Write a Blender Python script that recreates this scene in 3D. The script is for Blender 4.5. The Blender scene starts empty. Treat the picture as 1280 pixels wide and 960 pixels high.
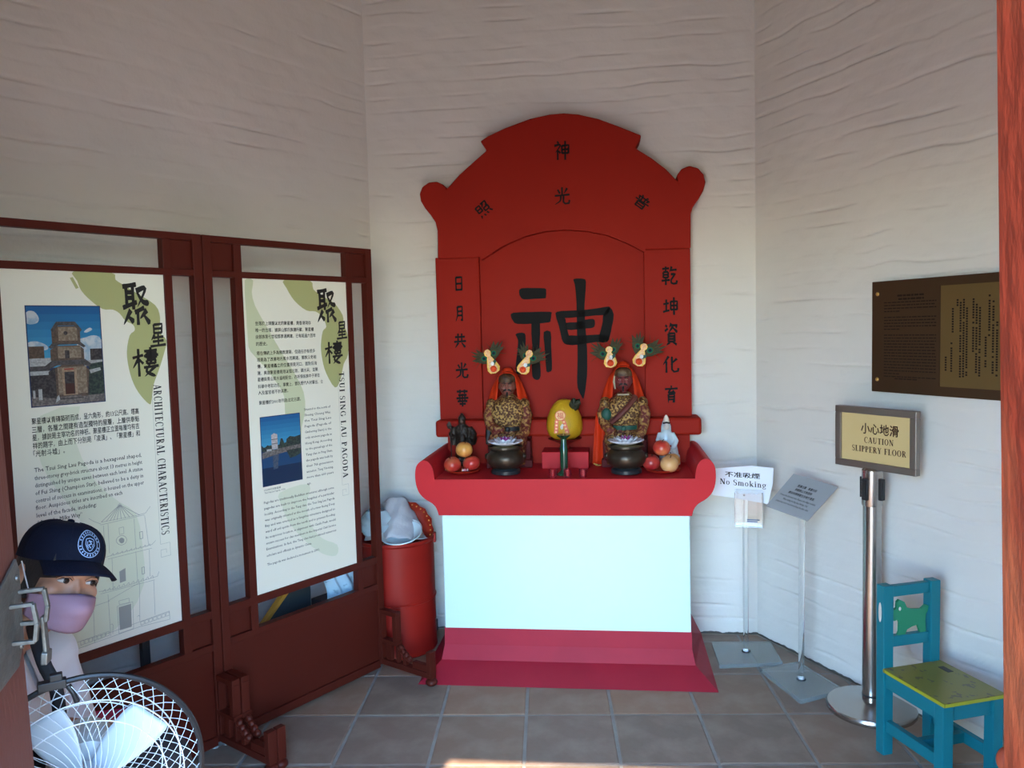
import bpy, bmesh, math, random
import numpy as np
from mathutils import Vector, Matrix
V = Vector
PI = math.pi
SC = bpy.context.scene
COL = SC.collection

# ------------------------------------------------------------------ camera
FPX, CAM_H, PITCH, ROLL = 1000.0, 1.5, 0.068, 0.026
C_F = V((0, math.cos(PITCH), -math.sin(PITCH)))
_U0 = V((0, math.sin(PITCH), math.cos(PITCH)))
_R0 = V((1, 0, 0))
C_R = _R0 * math.cos(ROLL) - _U0 * math.sin(ROLL)
C_U = _U0 * math.cos(ROLL) + _R0 * math.sin(ROLL)
C_P = V((0, 0, CAM_H))
cd = bpy.data.cameras.new('camera')
cd.sensor_fit = 'HORIZONTAL'
cd.sensor_width = 36.0
cd.lens = FPX / 1280.0 * 36.0
cd.clip_start = 0.02
cam = bpy.data.objects.new('camera', cd)
cam.matrix_world = Matrix(((C_R.x, C_U.x, -C_F.x, 0), (C_R.y, C_U.y, -C_F.y, 0), (C_R.z, C_U.z, -C_F.z, CAM_H), (0, 0, 0, 1)))
COL.objects.link(cam)
SC.camera = cam

# ------------------------------------------------------------------ world, sun, exposure
world = bpy.data.worlds.new('sky')
SC.world = world
world.use_nodes = True
wn = world.node_tree
wn.nodes.clear()
w_out = wn.nodes.new('ShaderNodeOutputWorld')
w_bg = wn.nodes.new('ShaderNodeBackground')
w_sky = wn.nodes.new('ShaderNodeTexSky')
w_sky.sky_type = 'NISHITA'
w_sky.sun_disc = False
w_sky.sun_elevation = math.radians(41)
w_sky.sun_rotation = math.radians(192)
w_sky.dust_density = 0.3
w_sky.ozone_density = 4.0
w_bg.inputs['Strength'].default_value = 1.0
w_tint = wn.nodes.new('ShaderNodeMixRGB'); w_tint.blend_type = 'MULTIPLY'; w_tint.inputs[0].default_value = 1.0
w_tint.inputs[2].default_value = (0.80, 0.98, 1.08, 1)
wn.links.new(w_sky.outputs[0], w_tint.inputs[1])
wn.links.new(w_tint.outputs[0], w_bg.inputs[0])
wn.links.new(w_bg.outputs[0], w_out.inputs[0])
sd = bpy.data.lights.new('sun', 'SUN')
sd.energy = 8.0
sd.color = (1.0, 0.80, 0.60)
sd.angle = math.radians(0.6)
sun = bpy.data.objects.new('sun', sd)
sun.rotation_euler = V((0.215, 1.0, -0.922)).to_track_quat('-Z', 'Y').to_euler()
sun.location = (-1, -4, 5)
COL.objects.link(sun)
SC.view_settings.view_transform = 'Standard'
SC.view_settings.look = 'None'
SC.view_settings.gamma = 1.0
SC.view_settings.use_curve_mapping = False
SC.view_settings.exposure = 1.47
SC.cycles.max_bounces = 12
SC.cycles.diffuse_bounces = 5
SC.cycles.transparent_max_bounces = 16

# ------------------------------------------------------------------ pixel -> place helpers
def ray(x, y):
    return C_F * FPX + C_R * (x - 640) + C_U * (480 - y)

def on_floor(x, y, z=0.0):
    d = ray(x, y)
    return C_P + d * ((z - CAM_H) / d.z)

def on_plane(x, y, P, n):
    d = ray(x, y)
    return C_P + d * ((V(P) - C_P).dot(n) / d.dot(n))

def at_depth(x, y, Y):
    d = ray(x, y)
    return C_P + d * (Y / d.y)

def dirv(deg):
    t = math.radians(deg)
    return V((math.cos(t), math.sin(t), 0))

class Frame:
    """upright frame: x along the wall to the right, -y towards the viewer, z up"""
    def __init__(s, origin, deg):
        s.o = V(origin); s.deg = deg; s.x = dirv(deg); s.y = V((-s.x.y, s.x.x, 0))
    def px(s, x, y, yy=0.0):
        P = on_plane(x, y, s.o + s.y * yy, s.y) - s.o
        return (P.dot(s.x), P.z)
    def loc(s, P):
        P = V(P) - s.o
        return V((P.dot(s.x), P.dot(s.y), P.z))
    def world(s, x, y, z):
        return s.o + s.x * x + s.y * y + V((0, 0, z))

RC = V((1.155, 3.772, 0))                    # back right corner of the hexagonal room
SIDE = 1.85
D_B = dirv(-7)
N_B = V((D_B.y, -D_B.x, 0))                  # back wall normal, into the room
ALT = Frame(RC + D_B * -0.895, -7)
S0 = on_floor(479, 838)                      # lower right end of the display screens
SCR = [Frame(S0 + dirv(53) * -0.38, 53), Frame(S0 + dirv(53) * -1.188, 53)]
WR = Frame(RC, -67)

# ------------------------------------------------------------------ materials
def lin(c):
    if isinstance(c, str):
        c = [int(c[i:i + 2], 16) / 255 for i in (0, 2, 4)]
        c = [x / 12.92 if x <= 0.04045 else ((x + 0.055) / 1.055) ** 2.4 for x in c]
    return (c[0], c[1], c[2], 1.0)

MATS = {}
def mat(name, col, rough=0.6, metal=0.0, var=None, var_scale=8.0, var_amt=0.5, bump=0.0, bump_scale=40.0, spec=0.5,
        trans=0.0, ior=1.45, coat=0.0, detail=4.0, emis=None, stretch=None, thresh=None, alpha=1.0, kind='noise', sheen=0.0):
    """principled material; var = second colour mixed in by an object-space noise"""
    if name in MATS:
        return MATS[name]
    m = bpy.data.materials.new(name)
    m.use_nodes = True
    nt = m.node_tree
    b = nt.nodes['Principled BSDF']
    b.inputs['Base Color'].default_value = lin(col)
    b.inputs['Roughness'].default_value = rough
    b.inputs['Metallic'].default_value = metal
    b.inputs['Specular IOR Level'].default_value = spec
    b.inputs['Transmission Weight'].default_value = trans
    b.inputs['IOR'].default_value = ior
    b.inputs['Coat Weight'].default_value = coat
    b.inputs['Sheen Weight'].default_value = sheen
    b.inputs['Alpha'].default_value = alpha
    m.diffuse_color = lin(col)
    tc = nt.nodes.new('ShaderNodeTexCoord')
    mp = nt.nodes.new('ShaderNodeMapping')
    nt.links.new(tc.outputs['Object'], mp.inputs[0])
    if stretch:
        mp.inputs['Scale'].default_value = stretch
    if var:
        if kind == 'voronoi':
            n = nt.nodes.new('ShaderNodeTexVoronoi'); fac = n.outputs['Distance']
        elif kind == 'wave':
            n = nt.nodes.new('ShaderNodeTexWave'); fac = n.outputs['Fac']
            n.inputs['Distortion'].default_value = 6.0
        else:
            n = nt.nodes.new('ShaderNodeTexNoise'); fac = n.outputs['Fac']
            n.inputs['Detail'].default_value = detail
        n.inputs['Scale'].default_value = var_scale
        nt.links.new(mp.outputs[0], n.inputs['Vector'])
        rmp = nt.nodes.new('ShaderNodeValToRGB')
        lo, hi = thresh if thresh else (0.35, 0.7)
        rmp.color_ramp.elements[0].position = lo
        rmp.color_ramp.elements[1].position = hi
        rmp.color_ramp.elements[0].color = lin(col)
        c0, c1 = lin(col), lin(var)
        rmp.color_ramp.elements[1].color = tuple(a + (bb - a) * var_amt for a, bb in zip(c0, c1))
        nt.links.new(fac, rmp.inputs[0])
        nt.links.new(rmp.outputs[0], b.inputs['Base Color'])
    if bump:
        n2 = nt.nodes.new('ShaderNodeTexNoise')
        n2.inputs['Scale'].default_value = bump_scale
        n2.inputs['Detail'].default_value = 5
        nt.links.new(mp.outputs[0], n2.inputs['Vector'])
        bp = nt.nodes.new('ShaderNodeBump')
        bp.inputs['Strength'].default_value = bump
        bp.inputs['Distance'].default_value = 0.01
        nt.links.new(n2.outputs['Fac'], bp.inputs['Height'])
        nt.links.new(bp.outputs[0], b.inputs['Normal'])
    if emis:
        b.inputs['Emission Color'].default_value = lin(emis[0]); b.inputs['Emission Strength'].default_value = emis[1]
    MATS[name] = m
    return m

# ------------------------------------------------------------------ mesh building
class MB:
    def __init__(s):
        s.v = []; s.f = []; s.m = []; s.cur = 0
    def add(s, vs, fs, M=None):
        o = len(s.v)
        for p in vs:
            p = V(p)
            s.v.append(M @ p if M is not None else p)
        for f in fs:
            s.f.append([i + o for i in f]); s.m.append(s.cur)
        return s
    def box(s, x0, x1, y0, y1, z0, z1, M=None):
        vs = [(x0, y0, z0), (x1, y0, z0), (x1, y1, z0), (x0, y1, z0), (x0, y0, z1), (x1, y0, z1), (x1, y1, z1), (x0, y1, z1)]
        return s.add(vs, [(0, 3, 2, 1), (4, 5, 6, 7), (0, 1, 5, 4), (1, 2, 6, 5), (2, 3, 7, 6), (3, 0, 4, 7)], M)
    def bar(s, a, b, w, h, up=(0, 0, 1)):
        """rectangular bar from a to b, w across, h along up"""
        a, b = V(a), V(b)
        z = (b - a); L = z.length; z.normalize()
        u = V(up); x = u.cross(z)
        if x.length < 1e-5:
            x = V((1, 0, 0)).cross(z)
        x.normalize(); y = z.cross(x)
        M = Matrix(((x.x, y.x, z.x, a.x), (x.y, y.y, z.y, a.y), (x.z, y.z, z.z, a.z), (0, 0, 0, 1)))
        return s.box(-w / 2, w / 2, -h / 2, h / 2, 0, L, M)
    def tube(s, pts, r, n=8, closed=False, caps=True):
        pts = [V(p) for p in pts]
        k = len(pts)
        rs = r if isinstance(r, (list, tuple)) else [r] * k
        vs = []; fs = []
        prev = None
        for i, p in enumerate(pts):
            a = pts[(i - 1) % k] if (closed or i > 0) else p
            b = pts[(i + 1) % k] if (closed or i < k - 1) else p
            t = (b - a)
            if t.length < 1e-9: t = V((0, 0, 1))
            t.normalize()
            if prev is None:
                ref = V((0, 0, 1)) if abs(t.z) < 0.9 else V((1, 0, 0))
                x = ref.cross(t).normalized()
            else:
                x = prev - t * prev.dot(t)
                x = x.normalized() if x.length > 1e-6 else V((1, 0, 0))
            prev = x
            y = t.cross(x)
            for j in range(n):
                q = 2 * PI * j / n
                vs.append(p + (x * math.cos(q) + y * math.sin(q)) * rs[i])
        for i in range(k if closed else k - 1):
            for j in range(n):
                a = i * n + j; b = i * n + (j + 1) % n
                c = ((i + 1) % k) * n + (j + 1) % n; d = ((i + 1) % k) * n + j
                fs.append((a, b, c, d))
        if caps and not closed:
            fs.append(tuple(range(n))[::-1]); fs.append(tuple((k - 1) * n + j for j in range(n)))
        return s.add(vs, fs)
    def loft(s, rings, n=20, M=None, caps=True):
        """rings: (cx, cy, cz, rx, ry[, power]) horizontal super-ellipses from bottom to top"""
        vs = []; fs = []
        for g in rings:
            pw = g[5] if len(g) > 5 else 2.0
            for j in range(n):
                q = 2 * PI * j / n
                c, sn = math.cos(q), math.sin(q)
                vs.append((g[0] + g[3] * math.copysign(abs(c) ** (2 / pw), c), g[1] + g[4] * math.copysign(abs(sn) ** (2 / pw), sn), g[2]))
        k = len(rings)
        for i in range(k - 1):
            for j in range(n):
                fs.append((i * n + j, i * n + (j + 1) % n, (i + 1) * n + (j + 1) % n, (i + 1) * n + j))
        if caps:
            fs.append(tuple(range(n))[::-1]); fs.append(tuple((k - 1) * n + j for j in range(n)))
        return s.add(vs, fs, M)
    def lathe(s, prof, c=(0, 0, 0), n=32, caps=True):
        return s.loft([(c[0], c[1], c[2] + z, max(r, 1e-4), max(r, 1e-4)) for r, z in prof], n, None, caps)
    def ball(s, c, r, n=16, m=10, M=None):
        r = r if isinstance(r, (list, tuple)) else (r, r, r)
        vs = [(c[0], c[1], c[2] - r[2])]; fs = []
        for i in range(1, m):
            t = PI * i / m
            for j in range(n):
                q = 2 * PI * j / n
                vs.append((c[0] + r[0] * math.sin(t) * math.cos(q), c[1] + r[1] * math.sin(t) * math.sin(q), c[2] - r[2] * math.cos(t)))
        vs.append((c[0], c[1], c[2] + r[2]))
        for j in range(n):
            fs.append((0, 1 + (j + 1) % n, 1 + j))
            for i in range(m - 2):
                fs.append((1 + i * n + j, 1 + i * n + (j + 1) % n, 1 + (i + 1) * n + (j + 1) % n, 1 + (i + 1) * n + j))
            fs.append((len(vs) - 1, 1 + (m - 2) * n + j, 1 + (m - 2) * n + (j + 1) % n))
        return s.add(vs, fs, M)
    def prism(s, poly, y0, y1, M=None):
        """outline poly [(x,z)] given thickness from y0 (front) to y1"""
        n = len(poly)
        vs = [(x, y0, z) for x, z in poly] + [(x, y1, z) for x, z in poly]
        fs = [tuple(range(n)), tuple(range(2 * n - 1, n - 1, -1))]
        for i in range(n):
            j = (i + 1) % n
            fs.append((i, n + i, n + j, j))
        return s.add(vs, fs, M)
    def flat(s, poly, y, M=None):
        return s.add([(x, y, z) for x, z in poly], [tuple(range(len(poly)))], M)
    def grid(s, fn, nu, nv, M=None):
        vs = [fn(i / nu, j / nv) for j in range(nv + 1) for i in range(nu + 1)]
        fs = [(j * (nu + 1) + i, j * (nu + 1) + i + 1, (j + 1) * (nu + 1) + i + 1, (j + 1) * (nu + 1) + i) for j in range(nv) for i in range(nu)]
        return s.add(vs, fs, M)
    def mesh(s, name, mats, smooth=False, bevel=0.0, bseg=2, thick=0.0):
        me = bpy.data.meshes.new(name)
        me.from_pydata([tuple(p) for p in s.v], [], s.f)
        mats = mats if isinstance(mats, (list, tuple)) else [mats]
        for m in mats:
            me.materials.append(m)
        me.polygons.foreach_set('material_index', s.m)
        bm = bmesh.new(); bm.from_mesh(me)
        if thick:
            bmesh.ops.recalc_face_normals(bm, faces=bm.faces)
            bmesh.ops.solidify(bm, geom=bm.faces[:], thickness=thick)
        if bevel:
            ed = [e for e in bm.edges if len(e.link_faces) == 2 and e.calc_face_angle(0) > 0.5]
            bmesh.ops.bevel(bm, geom=ed, offset=bevel, segments=bseg, profile=0.5, affect='EDGES', clamp_overlap=True)
        bmesh.ops.recalc_face_normals(bm, faces=bm.faces)
        bm.to_mesh(me); bm.free()
        if smooth:
            me.polygons.foreach_set('use_smooth', [True] * len(me.polygons))
            if smooth != 'all':
                me.set_sharp_from_angle(angle=math.radians(smooth if smooth is not True else 40))
        me.update()
        return me
    def build(s, name, mats, parent=None, smooth=False, bevel=0.0, loc=None, label=None, **k):
        return put(name, s.mesh(name, mats, smooth, bevel, **k), parent, loc, label)

def put(name, me, parent=None, loc=None, label=None):
    o = bpy.data.objects.new(name, me)
    COL.objects.link(o)
    if parent is not None:
        o.parent = parent
    if loc is not None:
        o.location = loc
    if label:
        o['label'] = label
    return o

def tag(o, label, cat, group=None):
    o['label'] = label; o['category'] = cat
    if group: o['group'] = group
    return o

def struct(o):
    o['kind'] = 'structure'
    return o

def thing(name, label, cat, loc=(0, 0, 0), deg=0.0, group=None):
    o = bpy.data.objects.new(name, None)
    COL.objects.link(o)
    o.location = loc
    o.rotation_euler = (0, 0, math.radians(deg))
    o.empty_display_size = 0.05
    return tag(o, label, cat, group)

def remesh(mb, voxel, smooth=2):
    """one continuous skin around overlapping solids"""
    me = bpy.data.meshes.new('tmp')
    me.from_pydata([tuple(p) for p in mb.v], [], mb.f)
    bm = bmesh.new(); bm.from_mesh(me)
    bmesh.ops.recalc_face_normals(bm, faces=bm.faces); bm.to_mesh(me); bm.free()
    o = bpy.data.objects.new('tmp', me)
    COL.objects.link(o)
    md = o.modifiers.new('r', 'REMESH'); md.mode = 'VOXEL'; md.voxel_size = voxel
    if smooth:
        ms = o.modifiers.new('s', 'SMOOTH'); ms.iterations = smooth; ms.factor = 0.5
    dg = bpy.context.evaluated_depsgraph_get()
    me2 = bpy.data.meshes.new_from_object(o.evaluated_get(dg))
    bpy.data.objects.remove(o); bpy.data.meshes.remove(me)
    me2.polygons.foreach_set('use_smooth', [True] * len(me2.polygons))
    return me2

def skin(name, mb, voxel, m, parent, smooth=2, label=None):
    me = remesh(mb, voxel, smooth)
    me.materials.clear(); me.materials.append(m)
    me.name = name
    return put(name, me, parent, None, label)

def smoothline(pts, sub=6, closed=False):
    """catmull-rom through 2-D or 3-D points"""
    P = [np.array(p, float) for p in pts]
    n = len(P); out = []
    for i in range(n if closed else n - 1):
        p0 = P[(i - 1) % n] if (closed or i > 0) else P[i]
        p1 = P[i]; p2 = P[(i + 1) % n]
        p3 = P[(i + 2) % n] if (closed or i < n - 2) else p2
        for k in range(sub):
            t = k / sub
            out.append(0.5 * ((2 * p1) + (-p0 + p2) * t + (2 * p0 - 5 * p1 + 4 * p2 - p3) * t * t + (-p0 + 3 * p1 - 3 * p2 + p3) * t ** 3))
    if not closed: out.append(P[-1])
    return [tuple(p) for p in out]

# ------------------------------------------------------------------ lettering
_tc = {}
def text_geo(s, bold=0.0, res=1):
    key = (s, bold)
    if key in _tc: return _tc[key]
    c = bpy.data.curves.new('t', 'FONT')
    c.body = s; c.size = 1.0; c.resolution_u = res; c.fill_mode = 'FRONT'
    o = bpy.data.objects.new('t', c); COL.objects.link(o)
    dg = bpy.context.evaluated_depsgraph_get()
    me = bpy.data.meshes.new_from_object(o.evaluated_get(dg))
    vs = [(v.co.x, v.co.y) for v in me.vertices]; fs = [tuple(p.vertices) for p in me.polygons]
    bpy.data.objects.remove(o); bpy.data.curves.remove(c); bpy.data.meshes.remove(me)
    if bold:      # heavier strokes: the same outlines printed again a hair to each side
        v0, f0_ = vs, fs
        vs, fs = [], []
        for dx, dy in ((-bold, 0), (bold, 0), (0, bold), (0, -bold)):
            o_ = len(vs); vs += [(x + dx, y + dy) for x, y in v0]; fs += [tuple(i + o_ for i in f) for f in f0_]
    _tc[key] = (vs, fs)
    return vs, fs

def put_text(mb, s, x0, x1, zb, h, y, bold=0.0, vert=False):
    """a line of print fitted between x0 and x1 with body height h, baseline zb; vert turns it to read downwards"""
    vs, fs = text_geo(s, bold)
    if not vs: return
    a = min(p[0] for p in vs); b = max(p[0] for p in vs)
    k = (x1 - x0) / max(b - a, 1e-6)
    if vert:   # x0..x1 measured downwards, zb is the x of the baseline
        mb.add([(zb + p[1] * h, y, -(x0 + (p[0] - a) * k)) for p in vs], fs)
    else:
        mb.add([(x0 + (p[0] - a) * k, y, zb + p[1] * h) for p in vs], fs)

# roman letters with serifs, built from stems, hairlines and bowls in a box of cap height 1
def _arc(cx, cy, ox, oy, ix, iy, a0, a1, n=18):
    o = []
    for i in range(n):
        q0 = math.radians(a0 + (a1 - a0) * i / n); q1 = math.radians(a0 + (a1 - a0) * (i + 1) / n)
        o.append([(cx + ox * math.cos(q0), cy + oy * math.sin(q0)), (cx + ox * math.cos(q1), cy + oy * math.sin(q1)),
                  (cx + ix * math.cos(q1), cy + iy * math.sin(q1)), (cx + ix * math.cos(q0), cy + iy * math.sin(q0))])
    return o
def _r(x0, y0, x1, y1): return [[(x0, y0), (x1, y0), (x1, y1), (x0, y1)]]
def _dg(x0, y0, x1, y1, w): return [[(x0 - w / 2, y0), (x0 + w / 2, y0), (x1 + w / 2, y1), (x1 - w / 2, y1)]]
_K, _N, _S = 0.22, 0.09, 0.06
def _stem(x, y0=0.0, y1=1.0, b=True, t=True, w=_K):
    o = _r(x - w / 2, y0, x + w / 2, y1)
    if b: o += _r(x - w / 2 - .08, y0, x + w / 2 + .08, y0 + _S)
    if t: o += _r(x - w / 2 - .08, y1 - _S, x + w / 2 + .08, y1)
    return o
SERIF = {
    'A': (.82, _dg(.10, 0, .40, 1, _N) + _dg(.70, 0, .42, 1, _K) + _r(.2, .3, .6, .37) + _r(0, 0, .22, _S) + _r(.53, 0, .86, _S)),
    'C': (.74, _arc(.42, .5, .40, .52, .22, .46, 45, 315) + _r(.64, .66, .70, .98)),
    'D': (.82, _stem(.2) + _arc(.3, .5, .50, .5, .30, .44, -90, 90)),
    'E': (.70, _stem(.2) + _r(.2, .94, .66, 1) + _r(.2, 0, .68, .06) + _r(.2, .48, .5, .54) + _r(.6, .78, .66, 1) + _r(.62, 0, .68, .24) + _r(.46, .4, .5, .62)),
    'F': (.66, _stem(.2) + _r(.2, .94, .64, 1) + _r(.2, .48, .5, .54) + _r(.58, .76, .64, 1) + _r(.46, .4, .5, .62)),
    'G': (.82, _arc(.42, .5, .40, .52, .22, .46, 45, 330) + _r(.64, .66, .70, .98) + _stem(.70, 0.06, .44, False, True, .15)),
    'H': (.88, _stem(.2) + _stem(.68) + _r(.2, .47, .7, .54)),
    'I': (.40, _stem(.2)),
    'L': (.68, _stem(.2) + _r(.2, 0, .64, .06) + _r(.58, 0, .64, .26)),
    'N': (.86, _stem(.14, w=_N) + _stem(.70, 0, 1, False, w=_N) + _dg(.70, 0, .16, 1, _K)),
    'O': (.84, _arc(.42, .5, .41, .52, .22, .46, 0, 360, 30)),
    'P': (.68, _stem(.2) + _arc(.3, .73, .36, .27, .18, .21, -90, 90)),
    'R': (.80, _stem(.2) + _arc(.3, .74, .36, .26, .18, .20, -90, 90) + _dg(.68, 0, .40, .5, _K) + _r(.56, 0, .84, _S)),
    'S': (.60, _arc(.30, .74, .27, .28, .13, .22, 50, 250) + _arc(.30, .27, .29, .29, .13, .22, -130, 80) + _dg(.42, .40, .17, .60, .20) + _r(.5, .72, .55, .98) + _r(.03, .02, .08, .3)),
    'T': (.74, _stem(.37, t=False) + _r(.02, .94, .72, 1) + _r(.02, .76, .07, 1) + _r(.67, .76, .72, 1)),
    'U': (.86, _stem(.2, .3, 1, False) + _stem(.68, .3, 1, False, w=_N) + _arc(.42, .32, .31, .34, .14, .26, 180, 360) + _r(.6, .3, .72, .34)),
    'Y': (.80, _stem(.4, 0, .45, True, False) + _dg(.40, .4, .14, 1, _K) + _dg(.42, .4, .68, 1, _N) + _r(0, .95, .28, 1) + _r(.56, .95, .80, 1)),
    'o': (.58, _arc(.28, .34, .27, .36, .13, .30, 0, 360, 24)),
    'n': (.66, _stem(.16, 0, .68, True, False, .16) + _r(.03, .62, .16, .68) + _arc(.32, .42, .24, .27, .10, .19, 0, 150) + _stem(.49, 0, .44, True, False, .16)),
    'm': (1.0, _stem(.16, 0, .68, True, False, .16) + _r(.03, .62, .16, .68) + _arc(.32, .42, .24, .27, .10, .19, 0, 150) + _stem(.49, 0, .44, True, False, .16) + _arc(.65, .42, .24, .27, .10, .19, 0, 150) + _stem(.82, 0, .44, True, False, .16)),
    'k': (.66, _stem(.16, 0, 1, True, False, .16) + _r(.03, .94, .16, 1) + _dg(.2, .28, .52, .66, _N) + _dg(.56, 0, .30, .40, _K) + _r(.42, 0, .68, _S) + _r(.4, .63, .64, .68)),
    'i': (.36, _stem(.18, 0, .68, True, False, .16) + _r(.05, .62, .18, .68) + _arc(.17, .88, .10, .10, 0, 0, 0, 360, 12)),
    'g': (.60, _arc(.27, .44, .25, .25, .11, .19, 0, 360, 20) + _arc(.28, -.10, .27, .17, .19, .10, 0, 360, 20) + _dg(.12, .02, .16, .24, .10) + _r(.44, .6, .60, .67)),
    ' ': (.34, []),
}
def serif_text(mb, s, x0, x1, zb, h, y, vert=False, gap=0.10):
    tot = sum(SERIF[c][0] + gap for c in s) - gap
    k = (x1 - x0) / tot
    cx = 0
    for c in s:
        w, quads = SERIF[c]
        for q in quads:
            if vert: mb.add([(zb + b * h, y, -(x0 + (cx + a) * k)) for a, b in q], [(0, 1, 2, 3)])
            else: mb.add([(x0 + (cx + a) * k, y, zb + b * h) for a, b in q], [(0, 1, 2, 3)])
        cx += w + gap

# brush-written characters: strokes on a 100 x 100 grid, y downwards; p = tapering stroke, n = widening stroke
GLYPH = {
    '日': ['25,10 26,92', '24,12 76,10 75,90', '28,50 70,49', '27,87 74,86'],
    '月': ['p30,8 31,55 14,96', '30,10 72,8 72,90 60,82', '32,36 70,35', '32,60 70,59'],
    '共': ['12,28 88,26', '36,6 35,54', '64,6 63,54', '4,57 96,53', 'p38,62 12,94', 'n62,62 90,92'],
    '光': ['50,4 50,45', '24,16 37,38', 'p80,10 62,38', '6,49 94,45', 'p42,48 38,76 6,96', '58,48 57,84 68,93 90,91 93,74'],
    '華': ['10,14 90,13', '34,3 34,26', '66,3 66,26', '20,34 82,33', '6,52 94,50', '32,34 32,68', '68,34 68,68', '14,69 86,68', '28,84 74,83', '50,26 50,99'],
    '乾': ['8,15 50,13', '29,3 29,30', '14,32 44,31', '14,32 14,61', '44,32 44,61', '14,46 44,46', '14,60 44,60', '3,76 54,73', '29,60 29,99', 'p66,4 53,32', '60,23 96,21', '60,44 86,43 62,72 62,88 76,93 95,91 97,76'],
    '坤': ['6,39 40,35', '24,14 24,79', '4,81 43,73', '51,25 52,72', '50,27 91,25 90,72', '53,48 88,47', '51,70 91,69', '71,3 71,99'],
    '資': ['12,10 23,18', '8,37 28,25', 'p50,2 37,22', '48,12 88,11 79,23', 'p62,16 33,43', 'n60,22 90,43', '30,48 30,85', '30,48 72,47 72,85', '32,60 70,60', '32,72 70,72', '30,84 72,84', 'p40,86 18,99', '62,86 84,98'],
    '化': ['p40,4 8,54', '27,32 27,98', 'p86,18 50,52', '58,6 58,80 70,93 92,89 94,72'],
    '育': ['50,2 51,14', '6,21 94,18', '45,22 28,40 72,38', '60,28 77,46', 'p30,50 30,99', '30,50 71,49 70,92 59,88', '32,64 68,64', '32,78 68,78'],
    '神': ['25,3 34,14', 'p8,25 44,22 12,62', '27,45 27,98', '32,52 43,64', '52,25 53,66', '52,27 93,24 90,67', '54,46 88,45', '53,64 90,64', '72,2 71,99'],
    '照': ['12,10 12,56', '12,12 41,11 40,56', '14,33 38,33', '12,54 40,54', '52,10 89,9 84,36 75,32', 'p66,12 49,39', '54,44 55,67', '54,44 87,43 85,67', '54,66 86,66', 'p16,76 6,96', '35,78 41,93', '58,76 65,92', '82,74 94,92'],
    '普': ['30,3 39,16', 'p71,2 60,16', '12,20 88,19', '38,20 38,46', '61,20 60,46', '18,26 28,40', 'p82,25 70,40', '4,48 96,47', '26,58 26,98', '26,58 75,57 74,98', '28,76 72,76', '26,94 74,94'],
    '聚': ['4,9 54,3', '16,8 17,52', '40,6 41,63', '18,22 38,22', '18,36 38,35', '2,59 54,45', 'p52,19 87,12 55,57', 'n56,22 76,44 99,47', '44,70 80,58', '55,64 55,100', 'p30,64 2,99', 'n20,80 40,93', 'p89,64 62,85', 'n78,77 99,97'],
    '星': ['28,5 29,44', '28,7 80,3 75,43', '30,24 74,22', '28,42 76,40', 'p32,48 10,72', '22,62 86,57', '18,78 86,73', '53,46 53,94', '2,98 99,91'],
    '樓': ['2,36 42,27', '24,6 24,98', 'p24,38 2,70', '26,42 41,56', '70,1 70,56', '46,15 95,11', '54,22 54,38', '53,22 91,19 89,38', '44,31 99,27', '54,38 89,37', '54,45 55,57', '54,45 88,43 85,57', '55,56 86,55', '42,69 99,64', 'n66,58 52,82 86,99', 'p85,66 44,99'],
}
def brush(mb, pts, w, kind, fn, y):
    P = smoothline(pts, 5) if len(pts) > 2 else [tuple(np.array(pts[0]) + (np.array(pts[1]) - np.array(pts[0])) * i / 8) for i in range(9)]
    if len(pts) > 2 and kind == '':   # keep corners crisp: straight legs
        P = []
        for a, b in zip(pts[:-1], pts[1:]):
            P += [tuple(np.array(a) + (np.array(b) - np.array(a)) * i / 5) for i in range(5)]
        P.append(pts[-1])
    n = len(P)
    L = []; R = []
    for i, p in enumerate(P):
        a = np.array(P[max(i - 1, 0)]); b = np.array(P[min(i + 1, n - 1)])
        t = (b - a); t = t / (np.linalg.norm(t) + 1e-9)
        s = i / (n - 1)
        if kind == 'p': k = 1.15 * (1 - s) ** 0.6 + 0.08
        elif kind == 'n': k = 0.55 + 0.9 * s if s < 0.85 else 1.3 * (1 - s) / 0.15 + 0.1
        else: k = 0.86 + 0.35 * (abs(s - 0.5) * 2) ** 3 - (0.3 if i in (0, n - 1) else 0)
        nrm = np.array((-t[1], t[0])) * w * 0.5 * k
        L.append(np.array(p) + nrm); R.append(np.array(p) - nrm)
    vs = [fn(*q) for q in L] + [fn(*q) for q in R]
    mb.add([(x, y, z) for x, z in vs], [(i, i + 1, n + i + 1, n + i) for i in range(n - 1)])

def write_glyph(mb, ch, fn, y, w=11.0):
    for st in GLYPH[ch]:
        kind = ''
        if st[0] in 'pn': kind, st = st[0], st[1:]
        brush(mb, [tuple(float(q) for q in p.split(',')) for p in st.split()], w, kind, fn, y)

def ribbon(mb, pts, w, y, closed=False):
    """thin printed line through (x,z) points"""
    n = len(pts)
    for i in range(n if closed else n - 1):
        a = V((pts[i][0], pts[i][1])); b = V((pts[(i + 1) % n][0], pts[(i + 1) % n][1]))
        t = b - a
        if t.length < 1e-9: continue
        t.normalize(); m = V((-t.y, t.x)) * w / 2
        e = t * w * 0.3
        q = [a - e + m, b + e + m, b + e - m, a - e - m]
        mb.add([(p.x, y, p.y) for p in q], [(0, 1, 2, 3)])

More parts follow.
